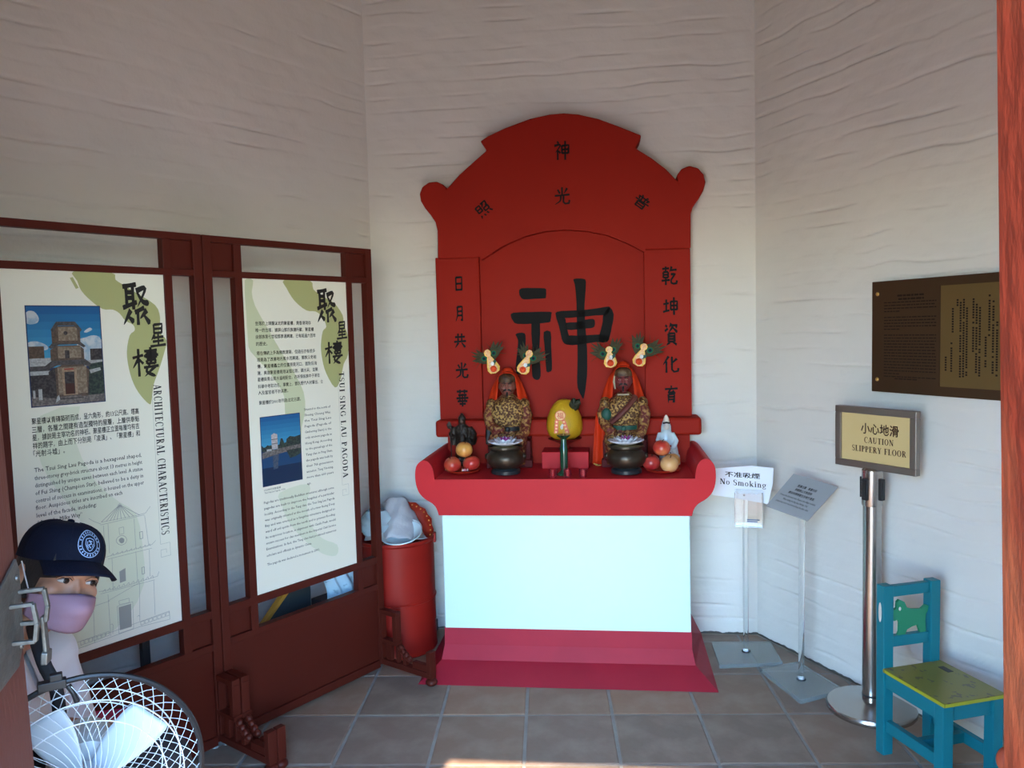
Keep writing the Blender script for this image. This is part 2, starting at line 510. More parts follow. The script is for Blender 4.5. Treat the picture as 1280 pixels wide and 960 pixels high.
# ================================================================== the room
def wall_material():
    m = bpy.data.materials.new('whitewashed_brick')
    m.use_nodes = True
    nt = m.node_tree; b = nt.nodes['Principled BSDF']
    geo = nt.nodes.new('ShaderNodeNewGeometry')
    n1 = nt.nodes.new('ShaderNodeTexNoise'); n1.inputs['Scale'].default_value = 2.2; n1.inputs['Detail'].default_value = 6
    nt.links.new(geo.outputs['Position'], n1.inputs['Vector'])
    r1 = nt.nodes.new('ShaderNodeValToRGB')
    r1.color_ramp.elements[0].position = .3; r1.color_ramp.elements[1].position = .75
    r1.color_ramp.elements[0].color = (.73, .69, .635, 1); r1.color_ramp.elements[1].color = (.67, .63, .575, 1)
    nt.links.new(n1.outputs['Fac'], r1.inputs[0])
    # scuffs: sparse grey marks
    n2 = nt.nodes.new('ShaderNodeTexNoise'); n2.inputs['Scale'].default_value = 9; n2.inputs['Detail'].default_value = 8; n2.inputs['Roughness'].default_value = .7
    nt.links.new(geo.outputs['Position'], n2.inputs['Vector'])
    r2 = nt.nodes.new('ShaderNodeValToRGB')
    r2.color_ramp.elements[0].position = .66; r2.color_ramp.elements[1].position = .74
    r2.color_ramp.elements[0].color = (0, 0, 0, 1); r2.color_ramp.elements[1].color = (.35, .35, .35, 1)
    nt.links.new(n2.outputs['Fac'], r2.inputs[0])
    mx = nt.nodes.new('ShaderNodeMixRGB'); mx.inputs[2].default_value = (.52, .52, .52, 1)
    nt.links.new(r2.outputs[0], mx.inputs[0]); nt.links.new(r1.outputs[0], mx.inputs[1])
    # rubbed-off, damp foot of the wall
    sep = nt.nodes.new('ShaderNodeSeparateXYZ'); nt.links.new(geo.outputs['Position'], sep.inputs[0])
    n3 = nt.nodes.new('ShaderNodeTexNoise'); n3.inputs['Scale'].default_value = 26; n3.inputs['Detail'].default_value = 5
    nt.links.new(geo.outputs['Position'], n3.inputs['Vector'])
    ma = nt.nodes.new('ShaderNodeMath'); ma.operation = 'MULTIPLY'; ma.inputs[1].default_value = .02
    nt.links.new(n3.outputs['Fac'], ma.inputs[0])
    lt = nt.nodes.new('ShaderNodeMath'); lt.operation = 'LESS_THAN'
    nt.links.new(sep.outputs['Z'], lt.inputs[0]); nt.links.new(ma.outputs[0], lt.inputs[1])
    mx2 = nt.nodes.new('ShaderNodeMixRGB'); mx2.inputs[2].default_value = (.10, .085, .07, 1)
    nt.links.new(lt.outputs[0], mx2.inputs[0]); nt.links.new(mx.outputs[0], mx2.inputs[1])
    nt.links.new(mx2.outputs[0], b.inputs['Base Color'])
    b.inputs['Roughness'].default_value = .8
    n4 = nt.nodes.new('ShaderNodeTexNoise'); n4.inputs['Scale'].default_value = 60; n4.inputs['Detail'].default_value = 4
    nt.links.new(geo.outputs['Position'], n4.inputs['Vector'])
    bp = nt.nodes.new('ShaderNodeBump'); bp.inputs['Strength'].default_value = .12; bp.inputs['Distance'].default_value = .01
    nt.links.new(n4.outputs['Fac'], bp.inputs['Height']); nt.links.new(bp.outputs[0], b.inputs['Normal'])
    return m
M_WALL = wall_material()
M_RED_DIM = mat('altar_red_dim', (.31, .013, .005), .6, spec=.15, var=(.26, .010, .005), var_scale=3, bump=.06, bump_scale=30)  # upper altar red; the dimmer light up there is put into the colour
M_RED_LIT = mat('altar_red_lit', (.52, .016, .022), .55, spec=.25, var=(.43, .013, .02), var_scale=5, bump=.06, bump_scale=24)  # same altar red made brighter and pinker: bluish light put into the colour
M_BLACK = mat('black_ink', (.012, .011, .011), .7, spec=.12)
M_TIMBER = mat('red_painted_timber', (.27, .045, .022), .55, var=(.40, .10, .05), var_scale=9, var_amt=.8, bump=.25, bump_scale=30, stretch=(6, 6, .6))
M_SCREEN = mat('maroon_screen_paint', (.078, .011, .006), .45, spec=.25, var=(.066, .010, .006), var_scale=2, bump=.03, bump_scale=60)

def noise2(nx, nz, cx, cz, rng):
    """smooth random field of nx x nz samples from a coarse cx x cz lattice"""
    g = rng.random((cz + 2, cx + 2))
    x = np.linspace(0, cx, nx); z = np.linspace(0, cz, nz)
    xi = x.astype(int); zi = z.astype(int)
    fx = x - xi; fz = z - zi
    fx = fx * fx * (3 - 2 * fx); fz = fz * fz * (3 - 2 * fz)
    a = g[np.ix_(zi, xi)] * (1 - fx) + g[np.ix_(zi, xi + 1)] * fx
    b = g[np.ix_(zi + 1, xi)] * (1 - fx) + g[np.ix_(zi + 1, xi + 1)] * fx
    return a * (1 - fz)[:, None] + b * fz[:, None]

WALL_TOP = 3.75
def brick_wall(name, A, B, seed, fine=True):
    """limewashed brick wall from A to B seen from its left-hand side; soft courses and lumps are real relief"""
    A, B = V(A), V(B)
    L = (B - A).length; d = (B - A).normalized(); nin = V((-d.y, d.x, 0))
    rng = np.random.default_rng(seed)
    pitch = 0.066
    nx = int(L / (.015 if fine else .2)); nz = int(WALL_TOP / (pitch / 12 if fine else .2))
    xs = np.linspace(0, L, nx); zs = np.linspace(0, WALL_TOP, nz)
    H = np.zeros((nz, nx))
    if fine:
        course = zs / pitch + (noise2(nx, nz, 5, 14, rng) - .5)[:, 0] * .3
        wob = (noise2(nx, nz, 12, 30, rng) - .5) * .34
        cc = course[:, None] + wob
        ci = np.floor(cc).astype(int)
        fr = cc - ci
        joint = np.exp(-((np.minimum(fr, 1 - fr)) / .065) ** 2)
        vis = np.clip((noise2(nx, nz, 8, 57, rng) - .52) * 3.0, 0, 1)       # paint fills most joints
        step = rng.random(400)[np.clip(ci, 0, 399)] - .5
        H = -joint * (vis * .011 + .0004) + step * .0018
        per = 0.24
        bx = xs[None, :] / per + (ci % 2) * .5
        bi = np.floor(bx).astype(int); bf = bx - bi
        vj = np.exp(-((np.minimum(bf, 1 - bf)) / .035) ** 2)
        H -= vj * vis * .002
        lump = rng.random((64, 64))[ci % 64, bi % 64] - .5
        H += lump * .0020
        H += (noise2(nx, nz, 5, 9, rng) - .5) * .006 + (noise2(nx, nz, 36, 110, rng) - .5) * .0032
        ed = np.clip(np.minimum(xs, L - xs) / .05, 0, 1)
        H *= ed[None, :]
    vs = []
    for j in range(nz):
        for i in range(nx):
            p = A + d * xs[i] + nin * H[j, i]
            vs.append((p.x, p.y, zs[j]))
    fs = [(j * nx + i, j * nx + i + 1, (j + 1) * nx + i + 1, (j + 1) * nx + i) for j in range(nz - 1) for i in range(nx - 1)]
    mb = MB(); mb.add(vs, fs)
    T = .40                                        # body of the wall behind the face
    a0, b0 = A - nin * .02, B - nin * .02
    a1, b1 = A - nin * T - d * .2, B - nin * T + d * .2
    mb.add([(a0.x, a0.y, 0), (b0.x, b0.y, 0), (b1.x, b1.y, 0), (a1.x, a1.y, 0), (a0.x, a0.y, WALL_TOP), (b0.x, b0.y, WALL_TOP), (b1.x, b1.y, WALL_TOP), (a1.x, a1.y, WALL_TOP)],
           [(0, 3, 2, 1), (4, 5, 6, 7), (0, 1, 5, 4), (1, 2, 6, 5), (2, 3, 7, 6), (3, 0, 4, 7)])
    me = bpy.data.meshes.new(name)
    me.from_pydata([tuple(p) for p in mb.v], [], mb.f)
    me.materials.append(M_WALL)
    nf = len(fs)
    me.polygons.foreach_set('use_smooth', [i < nf for i in range(len(me.polygons))])
    return struct(put(name, me))

HEX = [RC]
for k in range(5):
    HEX.append(HEX[-1] + dirv(-67 - 60 * k) * SIDE)
# HEX: 0 back right, 1 right, 2 front right, 3 front left, 4 left, 5 back left
brick_wall('wall_back', HEX[0], HEX[5], 3)
brick_wall('wall_right', HEX[1], HEX[0], 5)
brick_wall('wall_left', HEX[5], HEX[4], 8)
brick_wall('wall_front_left', HEX[4], HEX[3], 9, False)
brick_wall('wall_front_right', HEX[2], HEX[1], 10, False)

# front wall with the doorway
FW = Frame(RC + D_B * (-SIDE / 2) + N_B * (SIDE * math.sqrt(3)), -7)      # centre of its inner face; -y is outside
DOOR_W, DOOR_H, WALL_T = 0.56, 2.15, 0.40
mb = MB()
for x0, x1, z0, z1 in ((-SIDE / 2 - .25, -DOOR_W, 0, WALL_TOP), (DOOR_W, SIDE / 2 + .25, 0, WALL_TOP), (-DOOR_W, DOOR_W, DOOR_H, WALL_TOP)):
    mb.cur = 0; mb.box(x0, x1, -WALL_T + .02, 0, z0, z1)
    mb.cur = 1; mb.box(x0 - (.001 if x0 > -.6 else 0), x1 + (.001 if x1 < .6 else 0), -WALL_T, -WALL_T + .02, z0, z1)
o = mb.build('wall_front', [M_WALL, mat('grey_brick_outside', (.16, .13, .105), .85, var=(.09, .075, .062), var_scale=20, bump=.5, bump_scale=30)]); struct(o)
o.location = FW.o; o.rotation_euler = (0, 0, math.radians(-7))

# ceiling and outside ground
mb = MB()
ctr = sum(HEX, V((0, 0, 0))) / 6
hx = [ctr + (p - ctr) * 1.25 for p in HEX][::-1]
mb.add([(p.x, p.y, WALL_TOP) for p in hx] + [(p.x, p.y, WALL_TOP + .15) for p in hx], [tuple(range(6)), tuple(range(11, 5, -1))] + [(i, 6 + i, 6 + (i + 1) % 6, (i + 1) % 6) for i in range(6)])
struct(mb.build('ceiling', mat('ceiling_plaster', (.62, .57, .50), .8, bump=.1)))
mb = MB(); mb.box(-14, 14, -16, 12, -.20, -.05)
struct(mb.build('ground', mat('warm_outdoor_paving', (.46, .36, .27), .9, var=(.38, .29, .22), var_scale=3, bump=.2, bump_scale=12)))

# floor: mortar bed with single terracotta tiles
M_MORTAR = mat('cement_mortar', (.30, .29, .265), .9, var=(.20, .19, .18), var_scale=18, bump=.4, bump_scale=60)
mb = MB()
hf = [p for p in HEX][::-1]
mb.add([(p.x, p.y, -.004) for p in hf] + [(p.x, p.y, -.05) for p in hf], [tuple(range(6)), tuple(range(11, 5, -1))] + [(i, 6 + i, 6 + (i + 1) % 6, (i + 1) % 6) for i in range(6)])
floor = struct(mb.build('floor', M_MORTAR))
def tile_mat(i):
    base = [(.25, .165, .115), (.225, .158, .120), (.28, .175, .115), (.21, .152, .115)][i]
    return mat('terracotta_tile_%d' % i, base, .62, var=(.40, .32, .25), var_scale=7, var_amt=.6, thresh=(.45, .8), bump=.25, bump_scale=22, detail=8)
def clip(poly, hexp):
    for i in range(len(hexp)):
        a = hexp[i]; b = hexp[(i + 1) % len(hexp)]
        e = V((b.x - a.x, b.y - a.y)); out = []
        for k in range(len(poly)):
            p, q = poly[k], poly[(k + 1) % len(poly)]
            sp = e.x * (p[1] - a.y) - e.y * (p[0] - a.x); sq = e.x * (q[1] - a.y) - e.y * (q[0] - a.x)
            if sp >= 0: out.append(p)
            if (sp >= 0) != (sq >= 0):
                t = sp / (sp - sq); out.append((p[0] + (q[0] - p[0]) * t, p[1] + (q[1] - p[1]) * t))
        poly = out
        if not poly: return []
    return poly
hin = [ctr + (p - ctr) * (1 - .006) for p in HEX][::-1]
tx, ty = dirv(-2.5), dirv(87.5)
T0 = on_floor(658, 893.5)
random.seed(4)
PX, PY, JO = .334, .358, .006
for i in range(-8, 8):
    for j in range(-9, 5):
        c0 = T0 + tx * (i * PX) + ty * (j * PY)
        q = [c0 + tx * JO + ty * JO, c0 + tx * (PX - JO) + ty * JO, c0 + tx * (PX - JO) + ty * (PY - JO), c0 + tx * JO + ty * (PY - JO)]
        poly = clip([(p.x, p.y) for p in q], hin)
        if len(poly) < 3: continue
        ar = abs(sum(poly[k][0] * poly[(k + 1) % len(poly)][1] - poly[(k + 1) % len(poly)][0] * poly[k][1] for k in range(len(poly)))) / 2
        if ar < .002: continue
        cx = sum(p[0] for p in poly) / len(poly); cy = sum(p[1] for p in poly) / len(poly)
        n = len(poly)
        up = random.uniform(-.0012, .0012)
        ins = [(cx + (p[0] - cx) * (1 - .006 / max(math.hypot(p[0] - cx, p[1] - cy), .02)), cy + (p[1] - cy) * (1 - .006 / max(math.hypot(p[0] - cx, p[1] - cy), .02))) for p in poly]
        vs = [(p[0] - cx, p[1] - cy, -.004) for p in poly] + [(p[0] - cx, p[1] - cy, up - .002) for p in poly] + [(p[0] - cx, p[1] - cy, up) for p in ins]
        fs = [tuple(range(2 * n, 3 * n))]
        for k in range(n):
            k2 = (k + 1) % n
            fs += [(k, k2, n + k2, n + k), (n + k, n + k2, 2 * n + k2, 2 * n + k)]
        tb = MB(); tb.add(vs, fs)
        tb.build('tile', tile_mat(random.randrange(4)), floor, loc=(cx, cy, 0))

# doorway timber: weathered right jamb, opened left leaf with its iron latch, lintel
M_POST = mat('weathered_red_post', (.12, .015, .006), .6, spec=.15, var=(.17, .042, .016), var_scale=5, var_amt=1.0, bump=.5, bump_scale=24, stretch=(2, 2, .9), thresh=(.52, .78), detail=9)
pr = on_plane(1248.5, 480, FW.world(0, -.014, 0), FW.y)
jb = MB()
JW = FW.loc(pr)
lean = .024
JW.y = 0.0
outl = [(0.0, -.32), (0.0, -.014), (.012, 0.0), (.14, 0.0), (.14, -.32)]
n = len(outl)
jb.add([(JW.x + a + lean * 1.5, JW.y + b, 0.0) for a, b in outl] + [(JW.x + a - lean * (2.15 - 1.5) + .0, JW.y + b, 2.15) for a, b in outl],
       [tuple(range(n))[::-1], tuple(range(n, 2 * n))] + [(i, (i + 1) % n, n + (i + 1) % n, n + i) for i in range(n)])
trim = struct(jb.build('trim_1', M_POST))
trim.location = FW.o; trim.rotation_euler = (0, 0, math.radians(-7))
kb = MB()
pk = FW.loc(at_depth(1247, 935, .66))
kb.ball((pk.x, pk.y - .02, pk.z), (.010, .008, .012)); kb.tube([(pk.x, pk.y - .02, pk.z), (pk.x + .03, pk.y - .02, pk.z - .01)], .005)
kb.ball((pk.x + .004, pk.y - .02, pk.z + .022), (.006, .006, .008))
kb.build('bolt_knob', M_POST, trim, smooth=True)
lb = MB(); lb.box(-DOOR_W, DOOR_W, -.16, -.06, DOOR_H - .10, DOOR_H)
o = struct(lb.build('trim_2', M_TIMBER, bevel=.006)); o.location = FW.o; o.rotation_euler = (0, 0, math.radians(-7))

hinge = FW.world(-.545, 0, 0); free = V((-.782, 1.268, 0))
free_px = at_depth(21.5, 700, 1.268)
free = V((free_px.x, free_px.y, 0))
lang = math.degrees(math.atan2(free.y - hinge.y, free.x - hinge.x))
llen = (free - hinge).length
leaf = bpy.data.objects.new('door_1', None); COL.objects.link(leaf); struct(leaf)
leaf.location = (hinge.x, hinge.y, 0); leaf.rotation_euler = (0, 0, math.radians(lang))
DL = Frame(hinge, lang)      # x towards the free edge, -y faces the middle of the doorway
mb = MB()
sh = .022                    # the old leaf hangs a little out of plumb
vs = []
for z in (0.02, 2.08):
    dx = (1.05 - z) * 0 + 0
    for x, y in ((0, 0), (llen, 0), (llen, .045), (0, .045)):
        vs.append((x, y + (z - 1.05) * sh, z))
mb.add(vs, [(0, 3, 2, 1), (4, 5, 6, 7), (0, 1, 5, 4), (1, 2, 6, 5), (2, 3, 7, 6), (3, 0, 4, 7)])
M_LEAF = mat('faded_red_door_paint', (.13, .044, .031), .6, spec=.2, var=(.11, .036, .026), var_scale=6, bump=.15, bump_scale=30, stretch=(5, 5, .6))
mb.build('door_panel', M_LEAF, leaf, bevel=.004)
M_IRON = mat('old_iron', (.16, .155, .14), .5, .75, var=(.09, .07, .05), var_scale=30, bump=.3, bump_scale=60)
def dl(x, y, yy):            # pixel on the leaf's latch plane
    P = on_plane(x, y, DL.o + DL.y * yy, DL.y)
    return DL.loc(P)
zc = dl(20, 765, 0).z
mb = MB()
# plate: hexagonal-ended strap bolted to the leaf
zt, zb_ = zc + .085, zc - .085
mb.prism([(llen - .13, zb_ - .01), (llen - .03, zb_), (llen - .004, zb_ + .035), (llen - .004, zt - .02), (llen - .015, zt), (llen - .13, zt - .05)], -.004, .0)
for bz in (zt - .03, zb_ + .03):
    mb.loft([(0, 0, 0, .006, .006), (0, 0, .004, .005, .005)], 8, Matrix.Translation((llen - .02, -.004, bz)) @ Matrix.Rotation(PI / 2, 4, 'X'))
pl = mb.build('latch_plate', M_IRON, leaf, bevel=.001)
def staple(x, z1, z2, reach):
    sb = MB()
    P = [(x, 0, z1), (x, -reach, z1 + .002), (x, -reach - .004, (z1 + z2) / 2), (x, -reach, z2), (x, 0, z2)]
    for a, b in zip(P[:-1], P[1:]):
        sb.bar(a, b, .006, .009, (1, 0, 0))
    return sb.build('staple', M_IRON, leaf, smooth=False, bevel=.001)
staple(llen - .012, zc + .030, zc - .022, .040)
staple(llen - .050, zc + .018, zc - .040, .036)
hb = MB()
hb.bar((llen - .012, -.036, zc - .012), (llen - .012, -.038, zc - .075), .016, .006, (0, 1, 0))
hb.bar((llen - .012, -.038, zc - .070), (llen - .012, -.036, zc - .090), .024, .010, (0, 1, 0))
hb.build('hasp', M_IRON, leaf, bevel=.002)

# ================================================================== altar
altar = thing('altar', 'red arched altar with scrolled shelf, black characters and a pale front panel', 'altar', ALT.o, -7)
def ap(x, y, v):
    return ALT.px(x, y, -v)
M_PALE = mat('pale_blue_white_paint', (.62, .82, .78), .45, var=(.58, .79, .76), var_scale=2)
mb = MB(); mb.box(-.538, .535, -.47, -.002, .105, .72)
mb.build('body', M_PALE, altar, bevel=.004, label='pale blue-white painted front of the altar')
# sloping red foot
mb = MB()
A, B = (-.627, -.645, .001), (.627, -.640, .001)
C1, C2 = (-.552, -.502, .052), (.550, -.500, .052)
E1, E2 = (-.541, -.478, .112), (.538, -.478, .112)
T1, T2 = (-.541, -.470, .185), (.538, -.470, .185)
W1, W2 = (-.541, -.002, .185), (.538, -.002, .185)
G1, G2 = (-.627, -.002, .001), (.627, -.002, .001)
mb.add([A, B, C2, C1, E2, E1, T1, T2, W1, W2, G1, G2], [(0, 1, 2, 3), (3, 2, 4, 5), (0, 3, 5, 6, 8, 10), (1, 11, 9, 7, 4, 2), (5, 4, 7, 6), (6, 7, 9, 8), (0, 10, 11, 1)])
mb.build('plinth', mat('worn_altar_red_lit', (.38, .016, .036), .6, spec=.3, var=(.30, .012, .03), var_scale=7, bump=.15, bump_scale=18), altar)  # worn altar red, its magenta tint paints in the bluish light low down
# shelf with rolled arms: front outline carried back to the wall
half = [(.538, .705), (.547, .735), (.565, .757), (.598, .778), (.622, .805), (.634, .840), (.637, .880), (.632, .915), (.618, .936), (.598, .946), (.577, .938), (.562, .918), (.555, .890), (.552, .862)]
right = smoothline(half[:-1], 3) + [half[-1]]
outline = [(-x, z) for x, z in right] + right[::-1]
mb = MB(); mb.prism(outline[::-1], -.53, -.002)
mb.build('shelf', M_RED_LIT, altar, smooth=30)
mb = MB(); mb.box(-.572, .572, -.12, -.002, .86, 1.0)
mb.build('lower_back', M_RED_DIM, altar)
mb = MB(); mb.box(-.622, .622, -.165, -.002, .995, 1.075)
mb.build('ledge', M_RED_DIM, altar, bevel=.012)
# back: niche, arched plate and the two couplet panels
mb = MB(); mb.box(-.42, .42, -.055, -.002, 1.07, 2.2); mb.build('niche', M_RED_DIM, altar)
Z7 = lambda x, y: (510 + x / 3.282, 130 + y / 3.282)
up_px = [(120, 520), (112, 485), (92, 455), (70, 428), (52, 398), (47, 368), (58, 340), (85, 321), (118, 318), (143, 330), (158, 348), (166, 340), (210, 290), (265, 240), (322, 190), (308, 170), (296, 152), (330, 130), (400, 97), (500, 60), (580, 42), (640, 37), (700, 42), (780, 60), (870, 93), (957, 128), (950, 152), (932, 180), (1000, 222), (1060, 268), (1108, 318), (1103, 292), (1122, 266), (1155, 253), (1190, 262), (1213, 288), (1221, 320), (1212, 355), (1192, 390), (1168, 425), (1160, 450), (1160, 520)]
up = [ap(*Z7(*p), .105) for p in up_px]
low_px = [(1160, 592), (972, 597), (900, 560), (820, 528), (730, 510), (640, 505), (560, 512), (480, 532), (390, 572), (300, 630), (122, 636)]
low = [ap(*Z7(*p), .105) for p in low_px]
mb = MB(); mb.prism((up + low)[::-1], -.105, -.002)
mb.build('arch_panel', M_RED_DIM, altar, bevel=.006)
# lit bevel round the niche arch
arc = [ap(*Z7(*p), .08) for p in low_px[1:-1]]
mb = MB()
for a, b in zip(arc[:-1], arc[1:]):
    mb.bar((a[0], -.080, a[1] - .006), (b[0], -.080, b[1] - .006), .05, .016, (0, 0, 1))
mb.build('arch_moulding', M_RED_DIM, altar)
zl = ap(575, 322, .085)[1]
for x0, x1 in ((ap(547, 420, .09)[0], ap(601, 420, .09)[0]), (ap(806, 420, .09)[0], ap(864, 420, .09)[0])):
    mb = MB(); mb.box(x0, x1, -.088, -.002, 1.06, 1.852)
    mb.build('couplet_panel', M_RED_DIM, altar, bevel=.003)
mb = MB(); b0 = ap(677, 580, .28)[0]; b1 = ap(736, 580, .28)[0]
mb.box(b0, b1, -.27, -.118, .861, .937); mb.build('pedestal_block', M_RED_LIT, altar, bevel=.003)

# characters on the altar
def ch_at(mb, ch, cx, cy, w, h, v, rot=0.0, pen=11.0):
    x0, z0 = ap(cx, cy, v)
    k = 3.72 / 1000
    ca, sa = math.cos(math.radians(rot)), math.sin(math.radians(rot))
    def fn(gx, gy):
        a = (gx - 50) / 100 * w * k; b = -(gy - 50) / 100 * h * k
        return (x0 + a * ca - b * sa, z0 + a * sa + b * ca)
    write_glyph(mb, ch, fn, -v, pen)
Z1 = lambda x, y: (545 + x / 5.06, 330 + y / 5.06)
def one_char(ch, *a):
    m1 = MB(); ch_at(m1, ch, *a); m1.build('character', M_BLACK, altar)
for ch, (x, y), w, h in (('日', (144, 125), 15, 21), ('月', (150, 315), 15, 22), ('共', (152, 485), 17, 21), ('光', (163, 672), 18, 22), ('華', (167, 847), 18, 23)):
    one_char(ch, *Z1(x, y), w, h, .0895, 0, 13)
for ch, (x, y), w, h in (('乾', (175, 117), 20, 24), ('坤', (183, 300), 20, 23), ('資', (188, 468), 19, 28), ('化', (183, 650), 22, 22), ('育', (188, 830), 18, 23)):
    one_char(ch, 800 + x / 4.8, 320 + y / 4.8, w, h, .0895, 0, 12)
for ch, (x, y), w, h, rt in (('神', (600, 138), 21, 24, 0), ('光', (604, 417), 21, 23, 0), ('照', (120, 500), 20, 19, 38), ('普', (1095, 455), 21, 16, -38)):
    one_char(ch, 580 + x / 4.923, 160 + y / 4.923, w, h, .1065, rt, 11)
Z5 = lambda x, y: ap(630 + x / 6, 340 + y / 6, .0565)
mb = MB()
def inkpoly(pts):
    mb.flat([Z5(*p) for p in smoothline(pts, 2, True)], -.0565)
inkpoly([(112, 150), (130, 122), (220, 120), (305, 122), (317, 140), (315, 190), (300, 198), (220, 202), (150, 206), (125, 190)])
inkpoly([(50, 330), (70, 305), (200, 300), (345, 298), (356, 315), (350, 360), (335, 378), (220, 388), (100, 390), (70, 370)])
inkpoly([(205, 385), (270, 380), (266, 560), (272, 700), (275, 780), (258, 808), (232, 805), (212, 780), (208, 700), (212, 560)])
inkpoly([(85, 470), (115, 456), (155, 460), (163, 500), (160, 600), (150, 700), (138, 760), (95, 762), (88, 690), (100, 600), (105, 510)])
inkpoly([(298, 450), (350, 448), (354, 540), (358, 640), (360, 730), (345, 748), (318, 745), (310, 640), (302, 540)])
inkpoly([(520, 55), (560, 48), (600, 52), (615, 75), (608, 200), (604, 280), (612, 420), (622, 560), (625, 720), (618, 830), (602, 930), (592, 950), (580, 930), (552, 870), (548, 780), (552, 640), (548, 480), (545, 300), (540, 180), (530, 90)])
inkpoly([(385, 308), (430, 292), (560, 288), (700, 272), (785, 258), (795, 275), (780, 318), (690, 326), (560, 338), (460, 345), (410, 330)])
inkpoly([(385, 308), (455, 340), (465, 380), (480, 450), (500, 500), (545, 545), (470, 545), (440, 520), (428, 480), (410, 400)])
inkpoly([(745, 318), (790, 262), (824, 318), (812, 400), (795, 480), (772, 525), (710, 520), (725, 440), (740, 370)])
inkpoly([(470, 480), (560, 478), (720, 468), (790, 480), (772, 526), (690, 525), (600, 540), (470, 545)])
inkpoly([(462, 382), (540, 376), (610, 358), (670, 352), (682, 375), (678, 410), (650, 422), (600, 424), (540, 432), (475, 432)])
mb.build('character', M_BLACK, altar, label='large black brush-written character in the altar niche')

# ================================================================== display screens
M_BOARD = mat('cream_display_board', (.78, .74, .61), .4, spec=.3)
M_OLIVE = mat('olive_print', (.40, .40, .17), .4)
M_SAGE = mat('sage_print', (.56, .58, .37), .4)
M_PALESAGE = mat('pale_sage_print', (.66, .67, .50), .4)
M_PRINT = mat('black_print', (.02, .018, .017), .5, spec=.3)
M_GREYLINE = mat('grey_print', (.30, .30, .27), .5)
PH = dict(sky=(.02, .16, .36), sky2=(.05, .25, .46), cloud=(.50, .52, .52), dark=(.022, .018, .02), brick=(.115, .075, .052), brick2=(.17, .12, .08), roof=(.05, .045, .045), stone=(.36, .25, .16),
          white=(.42, .42, .40), door=(.05, .014, .010), tree=(.012, .022, .022), water=(.008, .05, .13), shore=(.10, .085, .08), tower=(.48, .42, .40), refl=(.07, .08, .11), deep=(.004, .02, .06), frame=(.015, .03, .09), red=(.3, .05, .03))
for i in range(8):
    PH['sky_%d' % i] = (.010 + .05 * (i / 7) ** 1.5, .10 + .20 * i / 7, .26 + .22 * i / 7)
TEX = dict(brick=(.05, .035, .025), brick2=(.30, .24, .17), roof=(.10, .09, .09), stone=(.22, .14, .09), tree=(.05, .07, .05), cloud=(.20, .33, .45), shore=(.22, .19, .17), white=(.26, .26, .25), tower=(.34, .28, .26), dark=(.07, .06, .06), refl=(.02, .05, .10))
PHM = [mat('photo_print_' + k, c, .35, var=TEX.get(k), var_scale=150 if k != 'cloud' else 45, thresh=(.42, .62), var_amt=.8) for k, c in PH.items()]
PHI = {k: i for i, k in enumerate(PH)}

def screen(k, label):
    fr = SCR[k]
    t = thing('display_screen', label, 'screen', fr.o, 53, 'wooden display screens by the left wall')
    YF, YB = 0.0, .035
    def piece(name, x0, x1, z0, z1, y0=YF, y1=YB, bv=.002, m=M_SCREEN, lab=None):
        q = MB(); q.box(x0, x1, y0, y1, z0, z1)
        return q.build(name, m, t, bevel=bv, label=lab)
    for x0, x1 in ((-.402, -.368), (.368, .402)): piece('stile', x0, x1, .03, 1.862)
    for x0, x1 in ((-.277, -.245), (.257, .287)): piece('inner_stile', x0, x1, .37, 1.838, .001, .034)
    for z0, z1 in ((1.838, 1.862), (1.715, 1.738), (.488, .518), (.370, .396), (.018, .052)): piece('rail', -.368, .368, z0, z1, .0005, .0345)
    for x0, x1 in ((-.368, -.277), (.287, .368)):
        piece('corner_panel', x0, x1, 1.738, 1.838, .012, .026)
        piece('corner_panel', x0, x1, .396, .488, .012, .026)
    piece('lower_panel', -.368, .368, .052, .370, .010, .026)
    # carved feet, front and back of each end
    for sx in (-.385, .385):
        for sgn in (-1, 1):
            q = MB()
            y0 = YF if sgn < 0 else YB
            Y = lambda a: y0 + sgn * a
            def bx(a0, a1, z0, z1, w):
                ya, yb = sorted((Y(a0), Y(a1))); q.box(sx - w, sx + w, ya, yb, z0, z1)
            bx(.0, .30, .035, .060, .016)            # long foot rail
            bx(.0, .10, .262, .282, .016)            # top of the bracket
            bx(.078, .100, .150, .262, .016)
            bx(.0, .105, .135, .152, .017)
            bx(.0, .012, .06, .262, .014)
            bx(.275, .300, .05, .150, .017)          # front post
            bx(.19, .275, .06, .088, .012)
            for i, (a, z) in enumerate(((.11, .128), (.125, .112), (.142, .100), (.16, .088))):   # stepped scroll
                q.ball((sx, Y(a), z), (.014, .016, .015), 8, 6)
            bx(.03, .06, .06, .135, .010); bx(.09, .105, .06, .135, .010); bx(.13, .15, .06, .10, .010)
            ft = q.build('foot', M_SCREEN, t, bevel=.0015)
            q2 = MB(); q2.ball((sx, Y(.288), .018), (.026, .026, .018), 14, 8)
            q2.build('ball_foot', M_SCREEN, ft, smooth=True)
    # printed board
    bd = piece('display_board', -.245, .257, .518, 1.715, .006, .018, .001, M_BOARD, 'cream printed information board')
    return t, bd, fr

def poly_px(mb, fr, pts, y):
    mb.flat([fr.px(*p, y) for p in pts], y)
def line_px(mb, fr, a, b, s, h, y, bold=0.0):
    """print line s from pixel a to pixel b (baseline), h in metres"""
    x0, z0 = fr.px(*a, y); x1, z1 = fr.px(*b, y)
    put_text(mb, s, x0, x1, (z0 + z1) / 2, h, y, bold)
def title_px(mb, fr, ch, x0, y0, x1, y1, y, pen):
    a = fr.px(x0, y0, y); b = fr.px(x1, y1, y)
    write_glyph(mb, ch, lambda gx, gy: (a[0] + (b[0] - a[0]) * gx / 100, a[1] + (b[1] - a[1]) * gy / 100), y, pen)

YP = .0055
